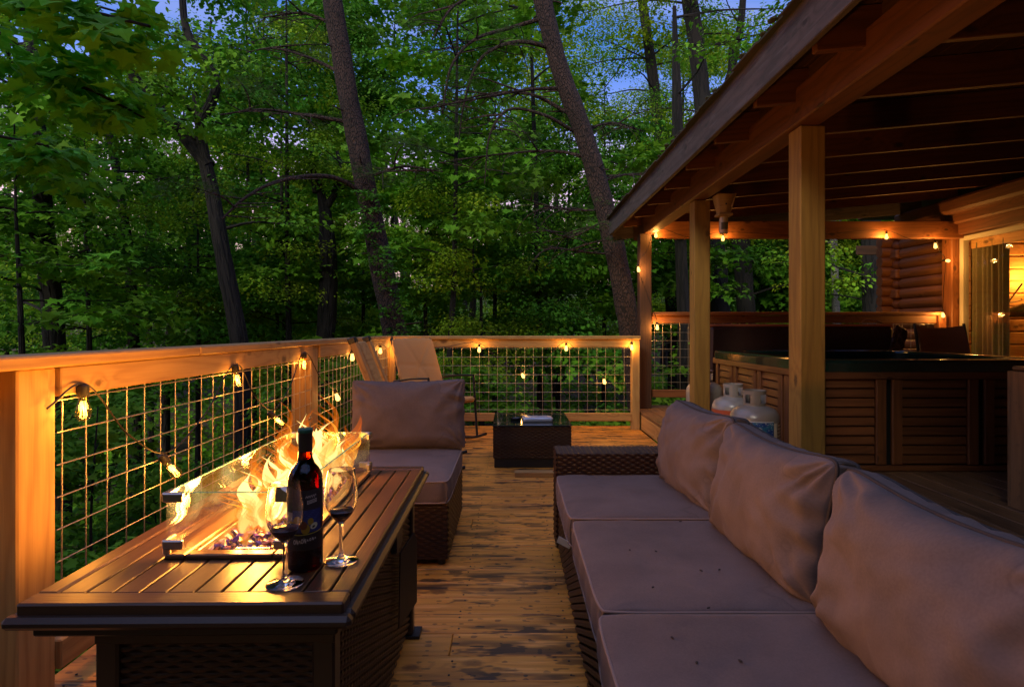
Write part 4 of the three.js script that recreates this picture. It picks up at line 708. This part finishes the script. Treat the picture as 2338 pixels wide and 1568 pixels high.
// ---------- carpenter bee trap hung from the beam ----------
{
  const g = thing('bee_trap', 'small wooden bee trap with a glass jar hanging under the porch beam', 'bee trap', [1.765, 0, -4.9]);
  mesh('wood_house', new THREE.CylinderGeometry(.10, .062, .155, 4, 1).rotateY(Math.PI / 4).translate(0, 2.165, 0), LUMBER[0], g);
  boxMesh('base_collar', .115, .022, .115, 0, 2.078, 0, LUMBER[2], g, .004); boxMesh('roof_flare', .012, .12, .13, .062, 2.19, 0, LUMBER[1], g, .003).rotation.z = -.28;
  mesh('entry_hole', new THREE.CylinderGeometry(.007, .007, .01, 12).rotateX(Math.PI / 2).translate(0, 2.16, .058), BLACKMETAL, g);
  mesh('jar', lathe([[.0001, 1.925], [.032, 1.925], [.036, 1.93], [.036, 2.045], [.030, 2.055], [.030, 2.07]], 24), new THREE.MeshPhysicalMaterial({ color: lin(.75, .6, .36), roughness: .2, transmission: .3, thickness: 0, ior: 1.5, side: THREE.DoubleSide }), g);
  mesh('jar_label', new THREE.CylinderGeometry(.0365, .0365, .06, 20, 1, true, -.9, 1.8).translate(0, 1.985, 0), std([.12, .10, .04], .7, { side: THREE.DoubleSide }), g);
  mesh('hanger', rod(V(0, 2.24, 0), V(-.06, 2.262, 0), .004), BLACKMETAL, g);
}
// ---------- sling chair by the cabin door, cabinet at the right edge ----------
{
  const g = thing('patio_chair', 'brown sling patio chair standing by the cabin door', 'chair', [4.42, PORCH_H, -5.85], .12);
  const M = std([.24, .12, .06], .8, { bumpMap: weaveBump, bumpScale: .0008 });
  const b = new THREE.BoxGeometry(.54, .56, .012, 16, 12, 1), p = b.attributes.position; for (let i = 0; i < p.count; i++) { const u = p.getX(i) / .27, v = p.getY(i) / .28; p.setZ(i, p.getZ(i) - .05 * (1 - u * u) - .03 * v * v); p.setY(i, p.getY(i) - .016 * (1 - u * u) * (v > 0 ? v : 0)); } b.computeVertexNormals();
  const m = mesh('sling_back', b, M, g); m.position.set(0, .70, -.12); m.rotation.x = -.18;
  mesh('sling_seat', cbox(.52, .014, .48, .006), M, g).position.set(0, .42, .15);
  for (const s of [-1, 1]) { mesh('side_frame', tube([V(s * .28, 0, .40), V(s * .28, .40, .38), V(s * .28, .43, .1), V(s * .28, .46, -.06), V(s * .28, .99, -.20)], .014, 30, 8), BLACKMETAL, g); mesh('rear_leg', rod(V(s * .28, .44, 0), V(s * .28, 0, -.26), .014, 8), BLACKMETAL, g); }
}
{
  const g = thing('wooden_cabinet', 'plain brown wooden cabinet at the right edge of the view', 'cabinet', [2.92, PORCH_H, -2.90]);
  boxMesh('side_panel', .60, .715, .02, 0, .3575, .20, PORCH[1], g, .003); boxMesh('side_panel', .60, .715, .02, 0, .3575, -.20, PORCH[2], g, .003);
  boxMesh('front_panel', .02, .715, .38, -.29, .3575, 0, PORCH[3], g, .003); boxMesh('front_panel', .02, .715, .38, .29, .3575, 0, PORCH[3], g, .003); boxMesh('cabinet_top', .58, .02, .46, .03, .728, 0, PORCH[0], g, .006);
}
// ---------- leaves ----------
const LEAF = (r, g, b) => new THREE.MeshPhysicalMaterial({ color: lin(r, g, b), roughness: .75, transmission: .42, thickness: 0, side: THREE.DoubleSide, specularIntensity: .15 });
const GREEN = LEAF(.13, .34, .02), DEEP = LEAF(.08, .27, .022), LIME = LEAF(.24, .42, .02), NEEDLE = LEAF(.07, .15, .035);
// leaf outlines in x (across) z (length): oval, and a five-lobed maple
const oval = [[0, 0], [.30, .30], [.34, .55], [0, 1.0], [-.34, .55], [-.30, .30]];
const maple = [[0, 0], [.16, .16], [.50, .10], [.38, .34], [.66, .62], [.34, .60], [.20, .70], [0, 1.05], [-.20, .70], [-.34, .60], [-.66, .62], [-.38, .34], [-.50, .10], [-.16, .16]];
function leafInto(P, outline, M, size, fold) {
  const c = V(0, -.02 * size, .45 * size), v = outline.map(([x, z]) => V(x * size, fold * Math.abs(x) * size - .18 * z * z * size, z * size).applyMatrix4(M)); c.applyMatrix4(M);
  for (let i = 0; i < v.length; i++) { const a = v[i], b = v[(i + 1) % v.length]; P.push(c.x, c.y, c.z, b.x, b.y, b.z, a.x, a.y, a.z); }
}
// a spray: leaves on side twigs in a rather flat fan, about 1 unit across
function spray(outline, n, size, seed, flat = .14) {
  const r = rng(seed), P = [], M = new THREE.Matrix4(), E = new THREE.Euler(), Q = new THREE.Quaternion();
  for (let k = 0; k < n; k++) {
    const a = rr(r, 0, 6.283), rad = Math.sqrt(r()) * .5, p = V(Math.cos(a) * rad, rr(r, -flat, flat) - rad * .12, Math.sin(a) * rad), dir = a + rr(r, -.9, .9);
    E.set(rr(r, -.1, .75), Math.PI / 2 - dir, rr(r, -.45, .45), 'YXZ'); M.compose(p, Q.setFromEuler(E), V(1, 1, 1)); leafInto(P, outline, M, size * rr(r, .7, 1.25), rr(r, .0, .35));
  }
  const g = new THREE.BufferGeometry(); g.setAttribute('position', new THREE.Float32BufferAttribute(P, 3)); g.computeVertexNormals(); return g;
}
const SPRAYS = { oval: [1, 2, 3].map(s => spray(oval, 34, .13, s * 13)), maple: [1, 2, 3].map(s => spray(maple, 24, .17, s * 17)), fine: [1, 2].map(s => spray(oval, 60, .085, s * 19)), near: [1, 2, 3].map(s => spray(maple, 11, .30, s * 23, .1)) };
const needleSpray = (() => { const r = rng(3), l = []; for (let k = 0; k < 26; k++) { const a = V(0, 0, 0).addScaledVector(V(rr(r, -.5, .5), rr(r, -.1, .1), rr(r, -.5, .5)), 1); for (let q = 0; q < 5; q++) l.push(rod(a, a.clone().add(V(rr(r, -1, 1), rr(r, -.5, .6), rr(r, -1, 1)).normalize().multiplyScalar(.16)), .004, 3, .001)); } return join(l); })();
function crown(parent, list, geos, mat, seed, tint = .35, name = 'crown') {      // list of [Vector3, size]; one instanced part per spray variant
  const r = rng(seed), E = new THREE.Euler(), Q = new THREE.Quaternion(), M = new THREE.Matrix4(), C = new THREE.Color();
  geos.forEach((geo, k) => {
    const mine = list.filter((_, i) => i % geos.length === k); if (!mine.length) return;
    const m = new THREE.InstancedMesh(geo, mat, mine.length);
    mine.forEach(([p, s], i) => { E.set(rr(r, -.35, .35), r() * 6.283, rr(r, -.35, .35)); M.compose(p, Q.setFromEuler(E), V(s, s, s)); m.setMatrixAt(i, M); const t = 1 + rr(r, -tint, tint), w = rr(r, -.15, .25); m.setColorAt(i, C.setRGB(t * (1 + w), t, t * (1 - .5 * w))); });
    m.name = name; m.userData.kind = 'stuff'; m.castShadow = m.receiveShadow = true; parent.add(m);
  });
}
// boughs leaving the trunk: returns leaf positions, adds limbs to the list
function boughs(from, n, r, { len = [1.5, 3], up = [.1, .5], size = [.5, .9], per = 5, limbs, rad = .03, az, spread = .32, bare = .25 }) {
  const out = [];
  for (let k = 0; k < n; k++) {
    const p = from(r()), a = az ? az(r) : r() * 6.283, L = rr(r, ...len), e = rr(r, ...up);
    const pts = [0, .35, .7, 1].map(t => p.clone().add(V(Math.cos(a) * L * t, L * (e * t - .55 * e * t * t) - .22 * L * t * t * (r() * .6), Math.sin(a) * L * t).add(V(rr(r, -.1, .1) * t * L, 0, rr(r, -.1, .1) * t * L))));
    const R = rad * (.6 + .5 * L / len[1]); limbs.push(taper(pts, [R, R * .6, R * .2], 5, 8, .05, k));
    const c = new THREE.CatmullRomCurve3(pts), m = Math.max(3, Math.round(L * per));
    for (let i = 0; i < m; i++) { const t = bare + (1 - bare) * Math.sqrt(r()), q = c.getPoint(Math.min(1, t)), w = spread * L * (.25 + .75 * Math.sin(Math.PI * Math.min(1, t * .9))); q.add(V(rr(r, -w, w), rr(r, -.12, .12) * L * .5, rr(r, -w, w))); out.push([q, rr(r, ...size)]); }
  }
  return out;
}
const trees = [];
function tree(name, label, { line, d, w, mat = BARK, leaf = GREEN, geos = SPRAYS.oval, group = 'trees around the deck', forks = [], n = 10, span = [.45, 1], opt = {}, extra = 3, seed = 1, tint }) {
  const g = thing(name, label, 'tree', [0, 0, 0], 0, group), r = rng(seed * 101 + 7);
  const pts = line.map(([x, y]) => at(x, y, d)), first = pts[0], wr = w.map(v => v / 2 * d / F);
  const gy = ground(first.x, d); const foot = V(first.x + (first.x - pts[1].x) * .15, gy - .25, first.z), base = first.y > gy + .3 ? [foot] : [];
  const last = pts.at(-1), prev = pts.at(-2), topDir = last.clone().sub(prev).normalize(); topDir.y = Math.max(topDir.y, .75); topDir.normalize();
  const crownTop = last.clone().addScaledVector(topDir, extra), all = [...base, ...pts, crownTop];
  const rads = [...(base.length ? [wr[0] * 1.25] : []), ...pts.map((_, k) => wr[0] + (wr[1] - wr[0]) * k / (pts.length - 1)), wr[1] * .35];
  mesh('trunk', mat === PINE ? taper(all, rads, 24, 140, .17, seed) : taper(all, rads, 16, 64, .15, seed), mat, g);
  if (mat === PINE) { const tc = new THREE.CatmullRomCurve3(all, false, 'centripetal'), sr = rng(seed + 900), st = []; for (let k = 0; k < 16; k++) { const p = tc.getPointAt(.3 + .6 * sr()), a = sr() * 6.283, L = .2 + .22 * sr(); st.push(taper([p, p.clone().add(V(Math.cos(a) * L * .6, .02, Math.sin(a) * L * .6)), p.clone().add(V(Math.cos(a) * L, .05 - .08 * sr(), Math.sin(a) * L))], [.022, .014, .009], 6, 5, .1, k)); } mesh('branch_stubs', join(st), mat, g, 'stuff'); }
  const curve = new THREE.CatmullRomCurve3(all, false, 'centripetal'), limbs = [], pos = [];
  forks.forEach(([fl, fw, leafy = 1], k) => { const fp = fl.map(([x, y, dd = 0]) => at(x, y, d + dd)); limbs.push(taper(fp, [fw[0] / 2 * d / F, (fw[0] + fw[1]) / 4 * d / F, fw[1] / 2 * d / F], 8, 22, .08, seed + k)); const fc = new THREE.CatmullRomCurve3(fp); for (let q = 0; q < (opt.twigs ?? 3); q++) { const p = fc.getPoint(rr(r, .15, 1)), L = rr(r, .3, .95), a = r() * 6.283, dr = rr(r, -.9, .3); limbs.push(taper([p, p.clone().add(V(Math.cos(a) * L * .5, L * dr * .25, Math.sin(a) * L * .4)), p.clone().add(V(Math.cos(a) * L * .8 + rr(r, -.1, .1), L * dr * .7, Math.sin(a) * L * .7))], [.009, .006, .0025], 4, 6, 0, q)); } if (leafy) pos.push(...boughs(t => fc.getPoint(.35 + .65 * t), Math.round(4 * leafy), r, { limbs, len: [.8, 1.8], rad: .016, ...opt })); });
  if (n) pos.push(...boughs(t => curve.getPointAt(span[0] + (span[1] - span[0]) * t), n, r, { limbs, ...opt }));
  if (limbs.length) mesh('limbs', join(limbs), mat, g, 'stuff');
  if (pos.length) crown(g, pos, geos, leaf, seed + 5, tint);
  trees.push(g); return [g, pos.length];
}
// named trunks, left to right
tree('oak_tree', 'broad dark tree with a low left branch at the far left edge', { line: [[125, 840], [108, 600], [95, 450], [80, 250]], d: 10, w: [50, 30], forks: [[[[100, 560], [40, 505, -.3], [-40, 450, -.6]], [22, 12]]], n: 12, span: [.3, 1], seed: 1 });
tree('oak_tree', 'slim dark tree between the left edge and the forked tree', { line: [[305, 800], [290, 560], [265, 400], [225, 200]], d: 12, w: [26, 14], n: 14, span: [.35, 1], seed: 2, geos: SPRAYS.fine });
tree('oak_tree', 'thin leaning tree just left of the forked tree', { line: [[380, 800], [420, 640], [440, 500], [455, 330]], d: 14, w: [22, 12], n: 12, span: [.4, 1], seed: 3 });
tree('forked_tree', 'black tree forking into two crooked limbs behind the left railing', { line: [[550, 830], [515, 620], [480, 430], [458, 320], [448, 250]], d: 9, w: [46, 30], extra: .3, forks: [[[[475, 380], [420, 312], [340, 220, -.3], [270, 130, -.6], [215, 40, -.8]], [32, 18], 1], [[[452, 285], [485, 225], [492, 185], [462, 130], [425, 70], [412, -60]], [24, 14], 1], [[[450, 262], [415, 225, .2], [370, 190, .4]], [16, 8], 1]], n: 4, span: [.7, 1], opt: { len: [.8, 1.7], per: 5 }, seed: 4 });
tree('stump_tree', 'stubby tree with knotted broken top between the forked tree and left pine', { line: [[740, 820], [748, 640], [742, 500], [728, 425]], d: 11, w: [40, 40], extra: .1, forks: [[[[722, 440], [714, 395], [708, 330]], [20, 10], .3], [[[745, 470], [775, 430], [800, 415]], [18, 10], .3], [[[758, 440], [780, 395], [768, 345]], [12, 8], .5]], n: 2, span: [.6, .9], opt: { len: [.6, 1] }, seed: 5 });
const [pineL] = tree('pine_tree', 'tall straight pine leaning left just behind the deck corner', { line: [[915, 860], [880, 660], [842, 470], [800, 250], [757, 0], [732, -150]], d: 8, w: [56, 40], mat: PINE, leaf: NEEDLE, geos: [needleSpray], n: 0, seed: 6, forks: [[[[805, 280], [690, 262, -.2], [600, 250, -.4], [500, 262, -.8]], [10, 3], .6], [[[785, 170], [700, 130, .3], [620, 110, .5], [560, 120, .8]], [9, 3], .6], [[[842, 450], [760, 405, -.4], [640, 412, -.9], [560, 450, -1.2], [505, 500, -1.4]], [12, 4], .2], [[[770, 60], [690, 30], [600, 40]], [9, 3], .5], [[[850, 400], [920, 380, -.3], [1010, 392, -.5]], [8, 2], .4]], opt: { len: [.5, 1.1], per: 5, size: [.35, .6], twigs: 10 } });
{ // creeper on the lower trunk
  const r = rng(61), l = []; for (let k = 0; k < 60; k++) { const t = r(), p = at(918 - 90 * t, 770 - 340 * t, 7.78); p.x += rr(r, -.2, .16); p.z += rr(r, -.08, .1); l.push([p, rr(r, .16, .28)]); } crown(pineL, l, SPRAYS.maple, DEEP, 62, .3, 'creeper');
}
tree('pine_tree', 'tall reddish pine leaning left beside the porch roof corner', { line: [[1452, 880], [1405, 580], [1340, 330], [1275, 150], [1237, 0], [1208, -140]], d: 8.3, w: [52, 38], mat: PINE, leaf: NEEDLE, geos: [needleSpray], n: 0, seed: 7, opt: { len: [.4, .9], per: 5, size: [.3, .5], twigs: 12 }, forks: [
  [[[1290, 200], [1200, 205, -.2], [1090, 225, -.4], [960, 250, -.8]], [9, 2], .5], [[[1245, 40], [1170, 62], [1080, 92, -.3], [1030, 150, -.5], [1008, 260, -.6]], [11, 3], .2], [[[1262, 110], [1180, 95, -.2], [1100, 130, -.3], [1060, 230, -.4], [1045, 330, -.4]], [11, 2], .2], [[[1300, 260], [1210, 215], [1110, 215, .2], [1000, 245, .4]], [10, 3], .3], [[[1310, 300], [1240, 262, -.3], [1160, 250, -.5], [1120, 300, -.6], [1105, 420, -.6]], [9, 2], .2], [[[1345, 360], [1270, 345], [1140, 352, .3], [1000, 372, .5]], [8, 2], .5],
  [[[1375, 480], [1290, 478, -.2], [1200, 455, -.4]], [6, 2], .4], [[[1385, 500], [1300, 540], [1235, 520, .2]], [5, 2], .3], [[[1400, 580], [1330, 575], [1250, 560, -.2]], [5, 2], .3], [[[1360, 420], [1420, 400, .3], [1500, 395, .6]], [7, 2], .6], [[[1325, 300], [1400, 280, .3], [1470, 300, .5]], [7, 2], .6], [[[1238, 0], [1150, -20], [1040, 10, -.4], [985, 90, -.6]], [10, 3], .3]] });
tree('sapling', 'thin straight young tree right of centre behind the far railing', { line: [[1232, 800], [1226, 600], [1222, 400], [1218, 280]], d: 13, w: [16, 9], n: 16, span: [.25, 1], opt: { len: [.8, 2] }, seed: 8, geos: SPRAYS.fine });
tree('tall_tree', 'tall leafy tree rising above the porch fascia with two dark trunks', { line: [[1650, 820], [1620, 420], [1592, 120], [1565, -60]], d: 15, w: [46, 34], forks: [[[[1615, 380], [1660, 200], [1690, 60], [1700, -80]], [22, 14], 1]], n: 22, span: [.35, 1], opt: { len: [1.5, 3.4] }, leaf: LIME, seed: 9, geos: SPRAYS.fine, tint: .45 });
tree('tall_tree', 'dark trunked tree in the gap between the right pine and the roof', { line: [[1540, 820], [1515, 420], [1490, 180], [1468, 20]], d: 17, w: [32, 22], n: 18, span: [.3, .9], opt: { len: [1.5, 3] }, seed: 10, geos: SPRAYS.fine });
tree('oak_tree', 'dark trunk seen left of the second porch post under the roof', { line: [[1560, 1000], [1560, 760], [1552, 500], [1548, 350]], d: 12, w: [30, 24], n: 9, span: [.45, 1], seed: 11 });
tree('oak_tree', 'thick trunk seen between the two porch posts', { line: [[1708, 900], [1700, 660], [1686, 480], [1680, 340]], d: 16, w: [44, 34], n: 14, span: [.35, 1], opt: { len: [1.5, 3] }, seed: 12, leaf: LIME });
tree('birch_tree', 'pale slender birch trunk seen right of the nearest porch post', { line: [[1912, 860], [1906, 640], [1900, 500], [1896, 350]], d: 16, w: [18, 14], mat: BIRCH, n: 12, span: [.4, 1], seed: 13, leaf: LIME });
tree('oak_tree', 'dark trunk beside the log cabin corner', { line: [[1992, 860], [1990, 640], [1988, 500], [1985, 350]], d: 14, w: [44, 36], n: 12, span: [.4, 1], seed: 14 });

// understory: slender leafy trees filling the wood
{
  const r = rng(2024), spots = [];
  const where = ['beyond the left railing', 'behind the forked tree', 'between the pines', 'behind the right pine', 'behind the porch'];
  const kinds = [['young_maple', 'young spreading maple', SPRAYS.maple, GREEN], ['young_beech', 'slender beech', SPRAYS.oval, DEEP], ['young_hickory', 'light green hickory', SPRAYS.fine, LIME]];
  // [px, depth, lowest y px, top y px, boughs]
  const list = [[30, 8.5, 700, 250, 24], [190, 11, 720, 300, 24], [110, 14, 640, 60, 30], [330, 15, 690, 250, 20], [450, 12, 740, 500, 18], [640, 12, 720, 180, 34], [640, 13, 770, 520, 18], [600, 19, 660, 40, 34], [830, 15, 700, 440, 15], [960, 13, 740, 400, 30], [1010, 18, 640, 60, 40], [1080, 11.5, 760, 520, 26], [1130, 16, 720, 240, 36], [1300, 14, 740, 330, 36], [1380, 19, 680, 220, 30], [1480, 13, 760, 420, 28], [1620, 18, 740, 330, 34], [1800, 19, 760, 480, 24], [1760, 20, 720, 300, 34], [1960, 19, 740, 380, 34], [2080, 17, 740, 420, 24], [700, 22, 640, 20, 36], [900, 24, 620, 40, 24], [1240, 24, 640, 40, 44], [420, 24, 660, 160, 18], [200, 22, 640, 160, 18], [1560, 26, 640, 60, 40], [1870, 25, 700, 300, 36], [20, 20, 640, -40, 36], [560, 18, 600, -40, 20], [1050, 10.5, 120, -160, 20], [650, 11, 120, -140, 10]];
  const nth = ['first', 'second', 'third', 'fourth', 'fifth', 'sixth', 'seventh', 'eighth', 'ninth', 'tenth', 'eleventh', 'twelfth'], order = list.map((q, k) => [q[0], k]).sort((a, b) => a[0] - b[0]).map(q => q[1]), rank = k => nth[order.filter(q => q % 3 === k % 3).indexOf(k)];
  list.forEach(([px, d, y0, y1, n], k) => {
    const [nm, lb, geos, leaf] = kinds[k % 3], lean = rr(r, -30, 30), i = px < 420 ? 0 : px < 730 ? 1 : px < 1230 ? 2 : px < 1480 ? 3 : 4;
    const len = d > 18 ? [1.6, 3.6] : d > 11.5 ? [1.2, 2.6] : [.9, 1.9];
    tree(nm, `${lb}, ${rank(k)} from the left, ${d > 18 ? 'far off' : d > 11.5 ? 'further back' : 'close to the deck'} ${where[i]}`, { line: [[px + lean, 830], [px + lean * .6, 640], [px + lean * .2, (y0 + y1) / 2], [px, y1]], d, w: [13 * 10 / d + 4, 5], geos, leaf, n: Math.round(n * (d > 15 ? 1.5 : 1.2)), span: [Math.max(.12, .62 - (y0 - y1) / 1400), 1], extra: .5, opt: { len, per: d > 18 ? 5 : 6, size: d > 18 ? [.8, 1.5] : [.5, .95], rad: .018, up: [.0, .45] }, seed: 200 + k, group: `${nm.replace('young_', 'young ')} trees of the wood`, tint: .4 });
  });
}
// shrubs below the railing
{
  const r = rng(909), M = SPRAYS.maple;
  const rows = []; for (let k = 0; k < 20; k++) rows.push([-2.7 - (k % 3) * 1.1 - .4 * r(), 1.2 + k * .36]); for (let k = 0; k < 20; k++) rows.push([-2.6 + k * .30 + .2 * r(), 8.0 + (k % 3) * 1.1 + .5 * r()]);
  const side = (x, d) => d < 7.8 ? ['beside the fire table', 'beside the armless chair', 'beside the rocking chairs'][d < 3.2 ? 0 : d < 5.4 ? 1 : 2] : ['left of the rocking chair', 'behind the coffee table', 'by the porch corner'][x < -.8 ? 0 : x < 1 ? 1 : 2];
  const ord = k => k + 1 + (['th', 'st', 'nd', 'rd'][(k + 1) > 10 && (k + 1) < 14 ? 0 : (k + 1) % 10] ?? 'th');
  rows.forEach(([x, d], k) => {
    const gy = ground(x, d), tall = rr(r, 1.5, 3.1), g = thing('shrub', `${['broad leaved', 'dark green', 'low spreading'][k % 3]} shrub ${side(x, d)}, ${d < 7.8 ? `${ord(k)} from the near post below the left railing` : `${ord(k - 20)} from the left below the far railing`}`, 'shrub', [0, 0, 0], 0, `shrubs ${['broad', 'dark', 'low'][k % 3]} ${d < 7.8 ? 'left' : 'far'} ${side(x, d)}`);
    const limbs = [], stem = [V(x, gy - .1, -d), V(x + rr(r, -.2, .2), gy + tall * .5, -d + rr(r, -.2, .2)), V(x + rr(r, -.3, .3), gy + tall, -d)]; limbs.push(taper(stem, [.022, .014, .006], 6, 10, .05, k));
    const c = new THREE.CatmullRomCurve3(stem), pos = boughs(t => c.getPoint(.25 + .75 * t), 9, r, { limbs, len: [.4, .95], up: [0, .5], size: [.42, .7], per: 9, rad: .008, bare: .1, spread: .4 });
    mesh('stems', join(limbs), BARK, g, 'stuff'); crown(g, pos, k % 3 === 1 ? SPRAYS.oval : M, k % 3 === 1 ? DEEP : GREEN, 300 + k, .3, 'foliage');
  });
}
// near maple whose bough hangs into the top left corner
{
  const g = thing('maple_tree', 'maple whose large bright leaves hang into the upper left corner', 'tree'), r = rng(515), limbs = [], x = -6.5, d = 2.2, gy = ground(x, d);
  mesh('trunk', taper([V(x, gy - .2, -d), V(x + .1, 1, -d), V(x + .2, 4, -d - .2), V(x + .3, 7.5, -d)], [.22, .18, .14, .05], 14, 30, .1, 4), BARK, g);
  const pos = [], arm = (list, w) => { const p = list.map(q => at(...q)); limbs.push(taper(p, [w, w * .6, w * .25], 6, 16, .05, 3)); return new THREE.CatmullRomCurve3(p); };
  for (const [list, n] of [[[[-1900, -500, 3.2], [-500, -40, 3.4], [-100, 20, 3.4], [160, 20, 3.4], [340, 60, 3.3]], 26], [[[-1900, -450, 3.2], [-500, 60, 3.6], [0, 150, 3.6], [170, 190, 3.7], [330, 270, 3.8]], 26], [[[-1900, -400, 3.2], [-500, 250, 3.8], [-100, 300, 4.0], [100, 330, 4.2], [200, 400, 4.4]], 20]]) { const c = arm(list, .035); for (let k = 0; k < n; k++) { const t = .52 + .48 * Math.pow(k / n, .8), p = c.getPoint(t); p.add(V(rr(r, -.22, .16), rr(r, -.16, .12), rr(r, -.25, .25))); pos.push([p, rr(r, .32, .46)]); } }
  mesh('limbs', join(limbs), BARK, g, 'stuff'); crown(g, pos, SPRAYS.near, LEAF(.11, .40, .02), 516, .25);
}
// the far wood, one mass of foliage and stems up the slope, plus unseen shade foliage
{
  const g = new THREE.Group(); g.name = 'far_wood_and_shade_foliage'; g.userData = { kind: 'stuff', label: 'distant wood closing off the view on the slope, plus unseen foliage added behind the camera to shade the deck', category: 'wood' }; scene.add(g);
  const r = rng(777), list = [], stems = [];
  for (let k = 0; k < 11000; k++) { const a = rr(r, -.85, .85), d = 28 + 34 * Math.sqrt(r()), x = Math.tan(a) * d, h = Math.pow(r(), 1.5) * (6.5 + 6 * fbm(a * 6 + 10, 1, 4)); list.push([V(x, ground(x, d) + .2 + h, -d), rr(r, 1.0, 2.1)]); }
  for (let k = 0; k < 90; k++) { const a = rr(r, -.8, .8), d = rr(r, 26, 55), x = Math.tan(a) * d, y = ground(x, d); stems.push(taper([V(x, y - .3, -d), V(x + rr(r, -.5, .5), y + 5, -d), V(x + rr(r, -1, 1), y + 13, -d)], [.2, .15, .06], 6, 8, .05, k)); }
  for (let k = 0; k < 8500; k++) { const a = rr(r, 1.0, 5.28), d = rr(r, 7, 13), x = Math.sin(a) * d, z = -Math.cos(a) * d; if (z < 1.5) continue; list.push([V(x, -1.5 + 10.5 * r(), z), rr(r, 1.1, 2.0)]); }      // unseen foliage added behind the camera, tall and dense to shade the deck
  crown(g, list, SPRAYS.fine, new THREE.MeshStandardMaterial({ color: lin(.11, .28, .02), roughness: .9, side: THREE.DoubleSide }), 778, .45, 'foliage'); mesh('stems', join(stems), BARK, g, 'stuff');
}
// undergrowth on the forest floor
{
  const g = new THREE.Group(); g.name = 'undergrowth'; g.userData = { kind: 'stuff', label: 'low leafy undergrowth covering the forest floor', category: 'undergrowth' }; scene.add(g);
  const r = rng(31337), list = []; while (list.length < 3200) { const a = rr(r, -.95, .95), d = 1.5 + 28 * Math.pow(r(), .8), x = Math.tan(a) * d * 1.1; if ((d < 7.6 && x > -2 && x < 9.5) || (x > 4.8 && d < 9.2)) continue; list.push([V(x, ground(x, d) + rr(r, .1, .75), -d), rr(r, .5, 1.0)]); }
  crown(g, list, SPRAYS.maple, GREEN, 31338, .4, 'foliage');
}
// small shed far off among the trees
{
  const p = at(1262, 770, 33), g = thing('shed', 'small blue grey shed far off among the trees', 'shed', [p.x, p.y - 1.6, p.z], .3);
  boxMesh('wall', 2.4, 2.2, 2, 0, 1.1, 0, std([.16, .19, .2], .8), g); for (const s of [-1, 1]) { const q = boxMesh('roof_panel', 1.5, .06, 2.3, s * .64, 2.5, 0, std([.22, .27, .28], .5), g); q.rotation.z = -s * .5; }
}
renderer.render(scene, camera);
